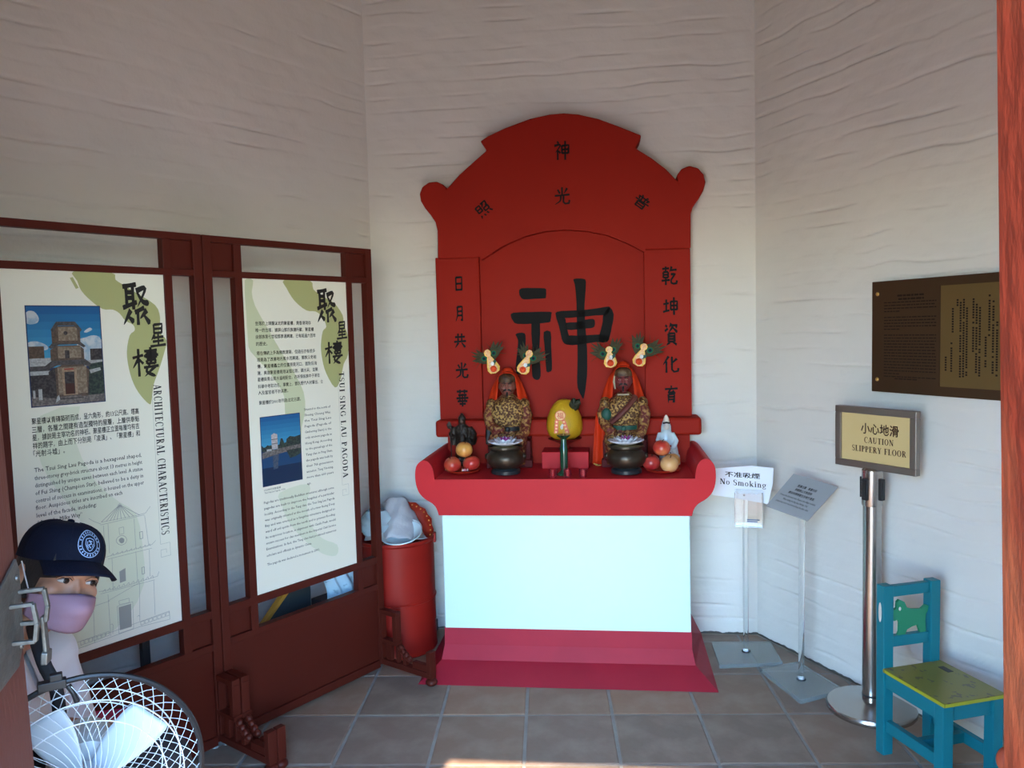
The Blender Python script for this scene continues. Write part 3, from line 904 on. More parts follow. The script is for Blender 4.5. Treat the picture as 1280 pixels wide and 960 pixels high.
# ---- right-hand screen
t0, b0, f0 = screen(0, 'maroon wooden screen with pagoda history board, nearer the altar')
Q4 = lambda x, y: (240 + x / 3.427, 280 + y / 3.427)
Q5 = lambda x, y: (240 + x / 3.692, 540 + y / 3.692)
mb = MB(); poly_px(mb, f0, smoothline([Q4(*p) for p in [(395, 240), (405, 275), (440, 330), (490, 370), (530, 375), (560, 400), (575, 440), (560, 460), (552, 520), (558, 580), (575, 640), (612, 700), (635, 670), (650, 600), (668, 560), (668, 480), (650, 430), (645, 390), (610, 340), (560, 310), (520, 280), (505, 243)]], 3, True), YP - .0001)
mb.build('print_patch', M_OLIVE, b0)
mb = MB(); poly_px(mb, f0, smoothline([Q4(*p) for p in [(226, 240), (262, 242), (256, 290), (270, 350), (320, 440), (390, 560), (440, 640), (478, 720), (485, 800), (470, 870), (465, 955), (430, 1000), (400, 830), (395, 740), (370, 690), (310, 610), (250, 545), (240, 500), (232, 380)]], 2, True), YP)
mb.build('print_patch', M_SAGE, b0)
mb = MB(); poly_px(mb, f0, smoothline([Q5(*p) for p in [(405, 280), (540, 240), (530, 330), (545, 420), (600, 490), (670, 520), (665, 570), (600, 560), (520, 500), (450, 420), (415, 340)]], 3, True), YP)
mb.build('print_patch', M_PALESAGE, b0)
Q2 = lambda x, y: (305 + x / 6.4, 380 + y / 6.4)
mb = MB()
zh = ['坐落於上璋圍以北的聚星樓，是香港現存', '唯一的古塔，據屏山鄧氏族譜所載，聚星樓', '由鄧族第七世祖鄧彥通興建，已有超過六百年', '的歷史。', '',
      '塔在傳統上多為佛教建築，但過往亦有很多', '塔是為了改善地方風水而興建。鄧族父老相', '傳，聚星樓矗立的位置原是河口，面對后海', '灣，興建聚星樓是用以擋北煞，鎮水災，並聚', '星樓與青山風水遙相配合，亦祈保佑族中子弟在', '科舉中考取功名。事實上，鄧氏歷代人材輩出，士', '人及當官者不計其數。', '', '聚星樓於2001年列為法定古蹟。']
ends = {0: (90, 535, 172, 160), 1: (92, 558, 228, 210), 2: (95, 573, 285, 255), 3: (97, 188, 335, 328), 5: (102, 570, 415, 380), 6: (105, 577, 466, 430), 7: (107, 583, 518, 480), 8: (108, 592, 572, 530), 9: (110, 606, 625, 575), 10: (113, 632, 678, 628), 11: (116, 355, 730, 700), 13: (121, 455, 808, 768)}
for i, (xa, xb, ya, yb) in ends.items():
    line_px(mb, f0, Q2(xa, ya), Q2(xb, yb), zh[i], .0165, YP - .0002, .012)
en1 = ['Situated to the north of', 'Sheung Cheung Wai,', 'the Tsui Sing Lau', 'Pagoda (Pagoda of', 'Gathering Stars) is the', 'only ancient pagoda in', 'Hong Kong. According', 'to the genealogy of the', 'Tang clan in Ping Shan,', 'the pagoda was built by', 'their 7th generation', 'ancestor, Tang Yin-tung,', 'more than 600 years', 'ago.']
Q3 = lambda x, y: (320 + x / 4.36, 500 + y / 4.36)
for i, s in enumerate(en1):
    f_ = i / 12
    ya = 62 + f_ * (432 - 62); xa = 262 + f_ * 16; xb = 405 + f_ * 18; yb = ya - 25 - 12 * f_
    if i == 13: xb = xa + 22; yb = ya - 6
    line_px(mb, f0, Q3(xa, ya), Q3(xb, yb), s, .0135, YP - .0002, .008)
en2 = ['Pagodas are traditionally Buddhist structures although some', 'pagodas are built to improve the fengshui of a particular', 'locality. According to the Tang clan, the Tsui Sing Lau Pagoda', 'was originally situated at the mouth of a river facing Deep', 'Bay and was erected as a fengshui structure designed to', 'ward off evil spirits from the north and to prevent flooding.', 'Its auspicious location, in alignment with Castle Peak, would', 'ensure success for clan members in the Imperial Civil Service', 'Examinations. In fact, the Tang clan had produced numerous', 'scholars and officials in dynastic China.', 'The pagoda was declared a monument in 2001.']
for i, s in enumerate(en2):
    ya = 572 + i * 31.5; yb = 478 + i * 29; xa = 44 + i * 1.7; xb = 425 + i * 1.5
    if i == 9: xb = 304; yb = ya - 70
    if i == 10: ya, yb, xa, xb = 908, 815, 62, 347
    line_px(mb, f0, Q3(xa, ya), Q3(xb, yb), s, .0135, YP - .0002, .008)
line_px(mb, f0, Q3(45, 500), Q3(135, 478), '1920年代的聚星樓', .009, YP - .0002)
line_px(mb, f0, Q3(47, 513), Q3(160, 487), 'Tsui Sing Lau Pagoda, 1920s', .009, YP - .0002)
o = mb.build('body_text', M_PRINT, b0); o['kind'] = 'stuff'
QT = lambda x, y: (385 + x / 8.73, 350 + y / 8.73)
mb = MB()
def tp(fr, ch, x0, y0, x1, y1, Q, pen):
    m2 = MB(); title_px(m2, fr, ch, *Q(x0, y0), *Q(x1, y1), YP - .0003, pen)
    return m2
for ch, bx in (('聚', (88, 95, 312, 462)), ('星', (305, 450, 430, 642)), ('樓', (178, 662, 385, 910))):
    m2 = tp(f0, ch, *bx, QT, 10 if ch == '樓' else 12); m2.build('title_character', M_PRINT, b0)
def vtitle(fr, s, ptop, pbot, wpx, bd):
    a = fr.px(*ptop, YP); b = fr.px(*pbot, YP)
    m2 = MB()
    serif_text(m2, s, -a[1], -b[1], a[0], wpx, YP - .0003, True, .16)
    o = m2.build('title_lettering', M_PRINT, bd); o['kind'] = 'stuff'
    m3 = MB(); ribbon(m3, [(a[0] - .006, a[1]), (a[0] - .006, b[1] - .03)], .0008, YP - .0002)
    q = b[1] - .03
    ribbon(m3, [(a[0] - .006, q), (a[0] + .028, q), (a[0] + .028, q - .045), (a[0] - .006, q - .045), (a[0] - .006, q - .02), (a[0] + .014, q - .02), (a[0] + .014, q - .033)], .0008, YP - .0002)
    m3.build('print_rule', M_GREYLINE, bd)
vtitle(f0, 'TSUI SING LAU PAGODA', (423.5, 465), (430, 597), .028, b0)

def photo(fr, corners, bd, shapes):
    P = [fr.px(*c, YP) for c in corners]
    x0 = (P[0][0] + P[3][0]) / 2; x1 = (P[1][0] + P[2][0]) / 2; z1 = (P[0][1] + P[1][1]) / 2; z0 = (P[2][1] + P[3][1]) / 2
    m2 = MB()
    m2.cur = PHI['frame']; m2.flat([(x0 - .003, z0 - .003), (x1 + .003, z0 - .003), (x1 + .003, z1 + .003), (x0 - .003, z1 + .003)], YP - .0002)
    for i, (c, pts) in enumerate(shapes):
        m2.cur = PHI[c]
        m2.flat([(x0 + (x1 - x0) * min(max(a, 0), 1), z1 + (z0 - z1) * min(max(b, 0), 1)) for a, b in pts], YP - .0003 - .00004 * i)
    o = m2.build('photograph', PHM, bd); o['kind'] = 'stuff'
    return o
def rc(a, b, c, d): return [(a, b), (c, b), (c, d), (a, d)]
def bump_line(x0, x1, base, y0, amp, n, seed):
    r = random.Random(seed)
    return [(x0, base)] + [(x0 + (x1 - x0) * i / n, y0 + amp * (r.random() - .5)) for i in range(n + 1)] + [(x1, base)]
sh2 = [('sky_%d' % i, rc(0, i * .0625, 1, .5)) for i in range(8)] + [ ('tree', bump_line(.0, .28, .5, .42, .05, 6, 1)), ('tree', bump_line(.40, 1, .5, .38, .10, 14, 2)), ('tree', [(.6, .5), (.63, .36), (.72, .32), (.85, .34), (1, .32), (1, .5)]),
       ('water', rc(0, .55, 1, 1)), ('deep', rc(0, .74, 1, 1)), ('shore', [(0, .52), (.15, .49), (.45, .48), (1, .46), (1, .52), (.5, .555), (.2, .58), (0, .60)]),
       ('tower', [(.245, .27), (.32, .245), (.40, .27), (.40, .48), (.25, .48)]), ('shore', rc(.245, .33, .405, .342)), ('shore', rc(.245, .395, .405, .407)), ('white', rc(.12, .47, .24, .50)), ('refl', [(.26, .57), (.42, .565), (.38, .77), (.27, .78)]), ('tree', [(.62, .53), (1, .52), (1, .60), (.85, .64), (.7, .65)])]
Q8 = lambda x, y: (320 + x / 8.0, 505 + y / 8.0)
photo(f0, [Q8(40, 145), Q8(430, 90), Q8(462, 742), Q8(78, 830)], b0, sh2)

# ---- left-hand screen
t1, b1, f1 = screen(1, 'maroon wooden screen with architecture board, behind the capped person')
Q1 = lambda x, y: (70 + x / 5.647, 330 + y / 5.647)
mb = MB(); poly_px(mb, f1, smoothline([Q1(*p) for p in [(125, 50), (150, 120), (180, 190), (250, 262), (330, 318), (400, 322), (450, 350), (490, 400), (545, 430), (555, 470), (520, 505), (500, 620), (515, 740), (550, 850), (600, 930), (660, 990), (675, 960), (690, 850), (722, 760), (760, 640), (780, 540), (732, 480), (735, 380), (700, 290), (560, 200), (480, 150), (420, 110), (392, 62)]], 3, True), YP - .0001)
mb.build('print_patch', M_OLIVE, b1)
mb = MB(); poly_px(mb, f1, [Q1(*p) for p in [(97, 98), (118, 92), (160, 168), (140, 176)]], YP - .0001)
mb.build('print_patch', M_OLIVE, b1)
mb = MB(); poly_px(mb, f1, smoothline([(50, 520), (100, 508), (92, 545), (118, 600), (150, 628), (170, 642), (178, 680), (180, 730), (160, 770), (128, 798), (90, 812), (80, 780), (100, 740), (112, 690), (100, 650), (62, 600), (46, 560)], 2, True), YP)
mb.build('print_patch', M_PALESAGE, b1)
mb = MB()
R1 = lambda x, y: (20 + x / 6, 500 + y / 6)
zh = [('聚星樓以青磚築砌而成，呈六角形，約13公尺高。塔高', 118, 922, 178, 103), ('三層，各層之間建有造型獨特的屋簷，上層供奉魁', 120, 925, 242, 160), ('星，據說是主宰功名的神祇。聚星樓正立面每層均有吉', 124, 925, 303, 212), ('祥的題字，由上而下分別是「凌漢」、「聚星樓」和', 127, 930, 363, 268), ('「光射斗墟」。', 132, 368, 424, 396)]
for s, xa, xb, ya, yb in zh:
    line_px(mb, f1, R1(xa, ya), R1(xb, yb), s, .021, YP - .0002, .014)
en = [('The Tsui Sing Lau Pagoda is a hexagonal shaped,', 138, 942, 543, 425), ('three-storey grey-brick structure about 13 metres in height', 140, 947, 598, 482), ('distinguished by unique eaves between each level. A statue', 143, 950, 655, 530), ('of Fui Shing (Champion Star), believed to be a deity in', 146, 955, 712, 582), ('control of success in examinations, is housed on the upper', 148, 960, 768, 635),
      ('floor. Auspicious titles are inscribed on each', 150, 798, 823, 710), ('level of the facade, including:', 155, 605, 880, 800), ('“Over the Milky Way”', 162, 497, 935, 873), ('(top), “Gathering', 166, 400, 990, 950)]
for s, xa, xb, ya, yb in en:
    line_px(mb, f1, R1(xa, ya), R1(xb, yb), s, .0185, YP - .0002, .01)
line_px(mb, f1, (86, 786), (93, 784), '聚星樓', .008, YP - .0002)
o = mb.build('body_text', M_PRINT, b1); o['kind'] = 'stuff'
for ch, bx in (('聚', (458, 132, 668, 430)), ('星', (655, 418, 778, 582)), ('樓', (532, 588, 732, 790))):
    m2 = tp(f1, ch, *bx, Q1, 10 if ch == '樓' else 12); m2.build('title_character', M_PRINT, b1)
vtitle(f1, 'ARCHITECTURAL CHARACTERISTICS', (191.5, 481), (202.5, 669), .028, b1)
sh1 = [('sky_%d' % i, rc(0, i * .0775, 1, .62)) for i in range(8)] + [ ('cloud', smoothline([(0, .06), (.10, .05), (.16, .12), (.12, .17), (0, .17)], 3, True)), ('cloud', smoothline([(0, .36), (.12, .35), (.25, .40), (.22, .44), (0, .42)], 3, True)),
       ('cloud', smoothline([(.66, .36), (.78, .32), (.9, .30), (1, .35), (1, .56), (.66, .56)], 3, True)), ('cloud', smoothline([(.76, .26), (.84, .22), (.88, .24), (.80, .27)], 3, True)),
       ('brick', rc(.0, .40, .20, .54)), ('dark', rc(.83, .44, 1, .58)), ('white', rc(0, .52, .32, .60)), ('roof', rc(0, .60, .26, .66)), ('white', rc(0, .65, .26, .69)), ('white', rc(.74, .56, 1, .62)), ('dark', rc(0, .69, 1, .94)), ('tree', [(.8, .6), (1, .58), (1, .94), (.78, .94)]), ('white', [(.8, .66), (.96, .64), (.97, .67), (.82, .70)]),
       ('shore', [(0, .90), (.35, .94), (1, .92), (1, 1), (0, 1)]), ('white', rc(.02, .84, .05, .92)), ('white', rc(.09, .83, .14, .94)),
       ('brick', [(.30, .63), (.42, .60), (.72, .60), (.80, .66), (.76, .93), (.32, .93)]), ('dark', [(.24, .66), (.33, .62), (.33, .92), (.24, .92)]), ('brick2', rc(.36, .62, .76, .90)),
       ('roof', [(.20, .60), (.30, .545), (.75, .545), (.84, .60), (.80, .625), (.70, .60), (.36, .60), (.24, .64)]), ('brick', [(.28, .44), (.36, .40), (.68, .40), (.74, .44), (.74, .55), (.28, .55)]), ('brick2', rc(.38, .41, .70, .53)),
       ('roof', [(.26, .41), (.32, .365), (.70, .365), (.77, .41), (.74, .425), (.66, .39), (.40, .39), (.29, .43)]), ('brick', [(.31, .23), (.37, .20), (.66, .20), (.70, .24), (.70, .375), (.31, .375)]), ('brick2', rc(.40, .21, .66, .35)),
       ('roof', [(.30, .24), (.38, .155), (.64, .155), (.73, .24), (.71, .26), (.62, .195), (.40, .195), (.33, .26)]), ('dark', smoothline([(.47, .27), (.50, .25), (.53, .27), (.50, .295)], 3, True)), ('dark', rc(.475, .45, .535, .53)),
       ('stone', rc(.42, .63, .62, .91)), ('dark', rc(.45, .67, .585, .90)), ('door', rc(.455, .79, .575, .90)), ('red', rc(.45, .635, .58, .65)), ('shore', [(.38, .92), (.66, .915), (.72, .97), (.34, .985)]), ('dark', rc(.37, .94, .70, .95)), ('white', [(.33, .92), (.36, .90), (.37, .95), (.31, .98)])]
Q7 = lambda x, y: (25 + x / 6.861, 375 + y / 6.861)
photo(f1, [Q7(52, 50), Q7(683, 62), Q7(722, 865), Q7(100, 915)], b1, sh1)
# line drawing of the pagoda
QD = lambda x, y: (80 + x / 4.367, 600 + y / 4.367)
mb = MB()
def dr(pts, w=.0011, closed=False):
    ribbon(mb, [f1.px(*QD(*p), YP) for p in pts], w, YP - .0002, closed)
top = (303, 135)
for x, y in ((205, 228), (230, 226), (250, 224), (270, 220), (290, 216), (312, 212), (335, 207), (358, 202), (380, 197), (410, 190)): dr([top, (x, y)], .0016)
dr([(292, 140), (303, 128), (315, 138)]); dr([(205, 230), (415, 190)]); dr([(200, 245), (440, 190)]); dr([(135, 210), (160, 225), (200, 240)]); dr([(410, 190), (445, 180), (470, 145)])
dr([(240, 240), (248, 400)]); dr([(440, 195), (462, 355)]); dr([(382, 210), (392, 370)]); dr([(215, 250), (220, 330)])
dr([(300, 262), (325, 256), (327, 292), (303, 298)], closed=True)
dr(smoothline([(285, 328), (300, 308), (325, 304), (342, 322), (335, 345), (312, 355), (292, 346)], 3, True), .0014, True)
dr([(412, 285), (428, 281), (430, 318), (415, 322)], .0018, True); dr([(424, 478), (438, 474), (440, 510), (427, 515)], .0018, True)
dr([(215, 425), (300, 400), (480, 352), (500, 330)]); dr([(240, 432), (480, 372)]); dr([(190, 610), (300, 590), (510, 525), (518, 500)]); dr([(200, 622), (495, 545)])
for i in range(9): dr([(255 + i * 25, 415 - i * 6.5), (268 + i * 25, 400 - i * 6.5), (272 + i * 25, 412 - i * 6.5)])
for i in range(11): dr([(210 + i * 26, 612 - i * 7.5), (224 + i * 26, 596 - i * 7.5), (228 + i * 26, 610 - i * 7.5)])
dr([(392, 390), (402, 555)]); dr([(465, 380), (470, 525)]); dr([(262, 430), (268, 600)]); dr([(412, 560), (414, 770)]); dr([(490, 550), (497, 735)]); dr([(240, 625), (255, 850)]); dr([(160, 690), (168, 890)]); dr([(412, 560), (240, 660)]); dr([(160, 690), (250, 660)])
dr([(300, 660), (355, 645), (357, 668), (302, 680)], closed=True); dr([(290, 690), (375, 665), (380, 810), (300, 838)], closed=True)
dr([(75, 885), (260, 830), (575, 715), (578, 760), (415, 800), (80, 920)]); 
for i in range(7): dr([(418 + i * 23, 775 - i * 8), (436 + i * 23, 768 - i * 8), (438 + i * 23, 785 - i * 8), (420 + i * 23, 792 - i * 8)], closed=True)
for i in range(7): dr([(90 + i * 23, 880 - i * 8), (108 + i * 23, 873 - i * 8), (110 + i * 23, 895 - i * 8), (92 + i * 23, 902 - i * 8)], closed=True)
dr([(255, 790), (262, 785), (268, 792), (266, 840)]); dr([(400, 745), (408, 738), (415, 745)])
mb.build('line_drawing', M_GREYLINE, b1)['kind'] = 'stuff'
mb = MB()
for pts in ([(298, 695), (366, 675), (370, 800), (305, 820)], [(302, 500), (335, 480), (338, 550), (305, 562)]):
    mb.flat([f1.px(*QD(*p), YP) for p in pts], YP - .0003)
mb.flat([f1.px(*QD(*p), YP) for p in smoothline([(299, 328), (312, 315), (328, 322), (326, 340), (310, 345)], 3, True)], YP - .0003)
mb.build('drawing_fill', M_GREYLINE, b1)['kind'] = 'stuff'

# ================================================================== things on the altar
TR = .862                                              # tray level
def on_tray(x, y):                                     # pixel of a foot on the tray -> world
    return on_floor(x, y, TR)
def tray_at(x, v):                                     # pixel column and distance from the wall -> world at tray level
    P = on_plane(x, 590, ALT.o + N_B * v, N_B)
    return V((P.x, P.y, TR))
KPX = 3.66 / 1000                                      # metres per pixel at the statues
M_GOLD = mat('gilt_pattern', (.085, .030, .012), .40, .35, var=(.46, .27, .085), var_scale=105, var_amt=1.0, bump=.9, bump_scale=110, thresh=(.46, .58), detail=6)
M_GOLD2 = mat('gilt_robe', (.13, .014, .012), .5, .2, var=(.38, .20, .06), var_scale=70, var_amt=1.0, bump=.8, bump_scale=90, thresh=(.47, .60), detail=6)
M_ROBE = mat('dark_red_robe', (.085, .012, .012), .5, var=(.17, .045, .02), var_scale=18, bump=.3, bump_scale=40)
M_FACE1 = mat('brown_red_face', (.20, .062, .042), .45)
M_FACE2 = mat('dark_crimson_face', (.16, .022, .022), .45)
M_HAIR = mat('black_paint', (.014, .012, .012), .5)
M_DKGREEN = mat('deep_green_paint', (.015, .075, .055), .45)
M_THRONE = mat('maroon_throne', (.085, .009, .010), .6, spec=.15)
M_DKMETAL = mat('dark_bronze', (.055, .040, .030), .38, .75, var=(.11, .085, .06), var_scale=14, bump=.25, bump_scale=40)
M_ASH = mat('incense_ash', (.34, .24, .10), .95, var=(.18, .12, .06), var_scale=60, bump=.8, bump_scale=120)
M_CLOTH = mat('vermilion_silk', (.56, .032, .005), .6, spec=.2, var=(.54, .028, .006), var_scale=10)
M_WHITEP = mat('white_paint_trim', (.42, .34, .24), .5)

def statue(label, cx, v, face, turn, second):
    P = tray_at(cx, v)
    t = thing('deity_statue', label, 'statue', P, -7 + turn, 'seated statues on the altar')
    K = KPX
    # throne: back, seat and arm rests
    q = MB()
    q.box(-26 * K, 29 * K, .045, .062, 0, 68 * K); q.box(-28 * K, 30 * K, -.055, .06, 0, 10 * K)
    q.box(-26 * K, -19 * K, -.05, .05, 10 * K, 34 * K); q.box(21 * K, 28 * K, -.05, .05, 10 * K, 34 * K)
    th = q.build('throne', M_THRONE, t, bevel=.004)
    # body: trunk, thighs, shins, arms in one skin
    q = MB()
    sw = 23 if not second else 25
    q.loft([(0, .01, 30 * K, 19 * K, .062), (0, .005, 40 * K, 20 * K, .060), (0, .0, 52 * K, 19 * K, .055), (0, .0, 64 * K, 21 * K, .052), (0, .0, 74 * K, (sw - 1) * K, .048), (0, .003, 82 * K, (sw - 3) * K, .042), (0, .005, 88 * K, 12 * K, .034), (0, .005, 93 * K, 7 * K, .026)], 20)
    for sx in (-1, 1):
        q.tube([(sx * 9 * K, .0, 36 * K), (sx * 15 * K, -.075, 37 * K)], [.038, .034], 12)
        q.tube([(sx * 15 * K, -.075, 37 * K), (sx * 14 * K, -.072, 18 * K), (sx * 14 * K, -.068, 5 * K)], [.034, .030, .026], 12)
        q.ball((sx * 15 * K, -.078, 37 * K), .035)
        q.tube([(sx * (sw - 4) * K, .0, 80 * K), (sx * (sw + 1) * K, -.015, 66 * K), (sx * (sw - 1) * K, -.035, 54 * K)], [.026, .028, .026], 12)
    if second:   # one hand on the belt, the other on the knee
        q.tube([(-24 * K, -.035, 54 * K), (-16 * K, -.075, 47 * K), (-10 * K, -.085, 45 * K)], [.026, .022, .015], 10)
        q.tube([(24 * K, -.035, 54 * K), (22 * K, -.07, 44 * K), (18 * K, -.085, 41 * K)], [.026, .021, .015], 10)
    else:
        q.tube([(-22 * K, -.035, 54 * K), (-15 * K, -.075, 50 * K), (-4 * K, -.092, 49 * K)], [.026, .022, .015], 10)
        q.tube([(22 * K, -.035, 54 * K), (22 * K, -.068, 45 * K), (18 * K, -.088, 41 * K)], [.026, .022, .016], 10)
    for sx in (-1, 1):
        q.loft([(sx * 14 * K, -.075, .0365, .026, .042), (sx * 14 * K, -.075, .05, .025, .036), (sx * 14 * K, -.07, .06, .022, .026)], 12)
    skin('body', q, .0048, M_GOLD2, t, 2)
    # gilt breast armour and skirt apron follow the trunk
    q = MB()
    def breast(u, w):
        a = math.radians(-82 + 164 * u); z = (52 + 36 * w) * K
        wd = (20 + 4.5 * math.sin(min(w, .5) * PI)) * K * (1 - .62 * max(0, (w - .5) / .5) ** 1.8)
        dp = .062 - .008 * w - .020 * max(0, (w - .6) / .4) ** 2
        return (wd * math.sin(a), -dp * math.cos(a) - .004, z + 1.5 * K * math.cos(a))
    q.grid(breast, 18, 10)
    q.build('breast_armour', M_GOLD, t, smooth='all', thick=.005)
    q = MB()
    def apron(u, w):
        x = (-10 + 20 * u) * K
        return (x, -.098 - .012 * math.cos((u - .5) * PI) - .004 * math.sin(u * 18), (12 + 33 * w) * K)
    q.grid(apron, 14, 8)
    q.build('apron', M_GOLD, t, smooth='all', thick=.005)
    for sx in (-1, 1):
        q = MB(); q.ball((sx * 15 * K, -.092, 35 * K), (8 * K, .030, 9 * K), 14, 10)
        q.build('knee_guard', M_GOLD if second else M_GOLD2, t, smooth=True)
    q = MB()
    q.loft([(0, 0.004, 47 * K, 19.5 * K, .066), (0, 0.004, 52 * K, 19.8 * K, .066)], 22)
    q.ball((0, -.066, 49.5 * K), (.012, .008, .012))
    q.build('belt', M_DKGREEN if second else M_HAIR, t, smooth=True)
    for sx in (-1, 1):
        q = MB(); q.ball((sx * (sw - 2) * K, .0, 79 * K), (7 * K, .034, 8 * K), 14, 10)
        q.build('shoulder_guard', M_GOLD, t, smooth=True)
    if second:
        q = MB()      # sash from the shoulder across the chest
        q.tube([(15 * K, -.030, 88 * K), (6 * K, -.062, 76 * K), (-6 * K, -.070, 64 * K), (-15 * K, -.060, 56 * K)], [.013, .014, .014, .012], 8)
        q.build('sash', M_ROBE, t, smooth=True)
        q = MB(); q.ball((-21 * K, -.040, 66 * K), (7 * K, .022, 8 * K), 12, 8)
        q.build('sleeve_cuff', M_DKGREEN, t, smooth=True)
    else:
        q = MB(); q.bar((-25 * K, -.045, 30 * K), (-24 * K, -.02, 64 * K), .022, .034)
        q.build('sword', M_HAIR, t, bevel=.006)
    q = MB(); q.tube([(x * K, -.03 - .01 * math.cos(x / 9), (90.5 - .0 * x) * K) for x in range(-7, 8, 2)], .004, 8)
    q.build('collar', M_WHITEP if second else M_GOLD, t, smooth=True)
    # head
    hz = 103 * K if not second else 108 * K
    fw = 10.2 if not second else 11
    q = MB()
    q.ball((0, .0, hz), (fw * K, .036, 13.5 * K), 20, 14)
    q.ball((0, -.012, hz - 5 * K), (7.5 * K, .028, 8 * K), 16, 10)
    q.tube([(0, 0, 88 * K), (0, 0, hz - 6 * K)], 5 * K, 12)
    q.loft([(0, -.036, hz - 2.6 * K, .0075, .010), (0, -.036, hz, .0055, .008), (0, -.033, hz + 3 * K, .003, .004)], 10)
    for sx in (-1, 1):
        q.ball((sx * fw * K, .004, hz - 1 * K), (.004, .010, .013), 10, 8)
        q.ball((sx * 4.6 * K, -.028, hz - 3 * K), (.011, .009, .010), 10, 8)
        q.tube([(sx * 1.6 * K, -.037, hz + 2.4 * K), (sx * 6.5 * K, -.031, hz + 3.8 * K)], .0036, 8)
    hd = skin('head', q, .0028, face, t, 1, 'painted face with dark moustache')
    for sx in (-1, 1):
        q = MB(); q.ball((sx * 4 * K, -.0345, hz + .9 * K), (.0055, .003, .0026), 10, 6); q.build('eye', M_WHITEP, hd, smooth=True)
        q = MB(); q.ball((sx * 4 * K, -.0372, hz + .9 * K), (.0022, .0015, .0024), 8, 6); q.build('pupil', M_HAIR, hd, smooth=True)
        q = MB(); q.tube([(sx * 1.4 * K, -.0395, hz + 2.9 * K), (sx * 4 * K, -.0375, hz + 4.0 * K), (sx * 7 * K, -.031, hz + 3.6 * K)], [.002, .0028, .001], 8)
        q.build('eyebrow', M_HAIR, hd, smooth=True)
        q = MB(); q.tube([(sx * .8 * K, -.043, hz - 4.2 * K), (sx * 3.2 * K, -.041, hz - 4.6 * K), (sx * 5.6 * K, -.036, hz - 6.8 * K)], [.004, .0045, .0015], 8)
        q.build('moustache', M_HAIR, hd, smooth=True)
    q = MB(); q.tube([(0, -.040, hz - 7.5 * K), (0, -.044, hz - 10 * K), (0, -.040, hz - 14 * K)], [.004, .0055, .002], 8)
    q.build('beard', M_HAIR, hd, smooth=True)
    q = MB()
    q.loft([(0, .004, hz + 5 * K, (fw + .8) * K, .041), (0, .004, hz + 9.5 * K, (fw + 1.2) * K, .042), (0, .004, hz + 13 * K, (fw - .5) * K, .036), (0, .004, hz + 15.5 * K, 5 * K, .020)], 20)
    q.build('hat', mat('bronze_gilt_hat', (.05, .022, .014), .5, .3, var=(.17, .095, .04), var_scale=50, var_amt=.8, bump=.6, bump_scale=70), t, smooth=True)
    if second:
        q = MB(); q.tube([(-10.5 * K, -.01, hz + 8 * K), (-11.5 * K, -.012, hz - 2 * K), (-10 * K, -.012, hz - 11 * K)], [.004, .005, .003], 8)
        q.build('hat_ribbon', M_WHITEP, t, smooth=True)
    return t, P, hz

st1, P1, hz1 = statue('gilt-armoured seated deity statue with brown-red face, nearer the maroon screens', 637, .20, M_FACE1, 4, False)
st2, P2, hz2 = statue('gilt-robed seated deity statue with dark crimson face, beside the white figurine', 781, .20, M_FACE2, -3, True)

# vermilion cloth over each statue's head, hanging behind the shoulders
def drape(label, P, hz, half, left_len, right_len):
    t = thing('silk_drape', label, 'cloth', (P.x, P.y, P.z), -7, 'vermilion cloths draped over the statues')
    K = KPX
    q = MB()
    zt = hz + 17.5 * K
    def fn(u, w):           # u from one hanging end over the hat to the other, w from the inner to the outer edge
        s = u * 2 - 1
        a = abs(s)
        ln = left_len if s < 0 else right_len
        if a < .3:
            g = a / .3 * PI / 2
            x = (11.5 + 1.5 * w) * K * math.sin(g); z = zt + 1.5 * K * w - 9 * K * (1 - math.cos(g))
            y = -.028 + .062 * w + .012 * math.sin(g)
        else:
            k = (a - .3) / .7
            xi = (11.5 + 3 * k) * K; xo = (13 + (half - 13) * k ** .7) * K
            x = xi + (xo - xi) * w
            z = zt + 1.5 * K * w * (1 - k) - 9 * K - (ln - 9) * K * k - 2 * K * w * k
            y = -.016 + .050 * w + .024 * k + .004 * math.sin(w * 9 + k * 4)
        return (math.copysign(x, s), y, z)
    q.grid(fn, 44, 8)
    q.build('cloth', M_CLOTH, t, smooth='all', thick=.0025)
    q = MB(); q.ball((0, .028, zt - .5 * K), (8 * K, .022, 6 * K), 14, 8)
    q.build('knot', M_CLOTH, t, smooth=True)
    return t
drape('vermilion cloth hanging from the hat of the brown-faced statue', P1, hz1, 31, 44, 60)
dr2 = drape('vermilion cloth hanging from the hat of the crimson-faced statue', P2, hz2, 30, 46, 52)
# long loose end with a gold tassel beside the second statue
pr_ = ALT.px(752, 545, -.12); t = thing('hanging_ribbon', 'long vermilion ribbon hanging down beside the pomelo with gold tassel cord', 'ribbon', ALT.world(ALT.px(752, 545, -.165)[0], -.19, TR), -7)
q = MB()
def rb(u, w):
    z = .006 + .245 * w
    wd = .020 + .022 * (1 - w) ** .8
    x = (u - .5) * 2 * wd + .012 * (w - .3) - .01 * w
    return (x, .012 * math.sin(u * 7) - .004, z)
q.grid(rb, 10, 12); q.build('cloth', M_CLOTH, t, smooth='all', thick=.002)
q = MB(); q.ball((.004, 0, .245), (.010, .008, .016), 10, 8); q.build('knot', M_CLOTH, t, smooth=True)
q = MB(); q.tube(smoothline([(.03, -.012, .05), (.02, -.02, .022), (-.005, -.03, .006), (-.03, -.026, .004)], 5), .0022, 6); q.tube([(-.02, -.028, .006), (-.038, -.022, .012)], .003, 6)
q.build('tassel_cord', mat('gold_thread', (.75, .50, .14), .35, .6), t, smooth=True)

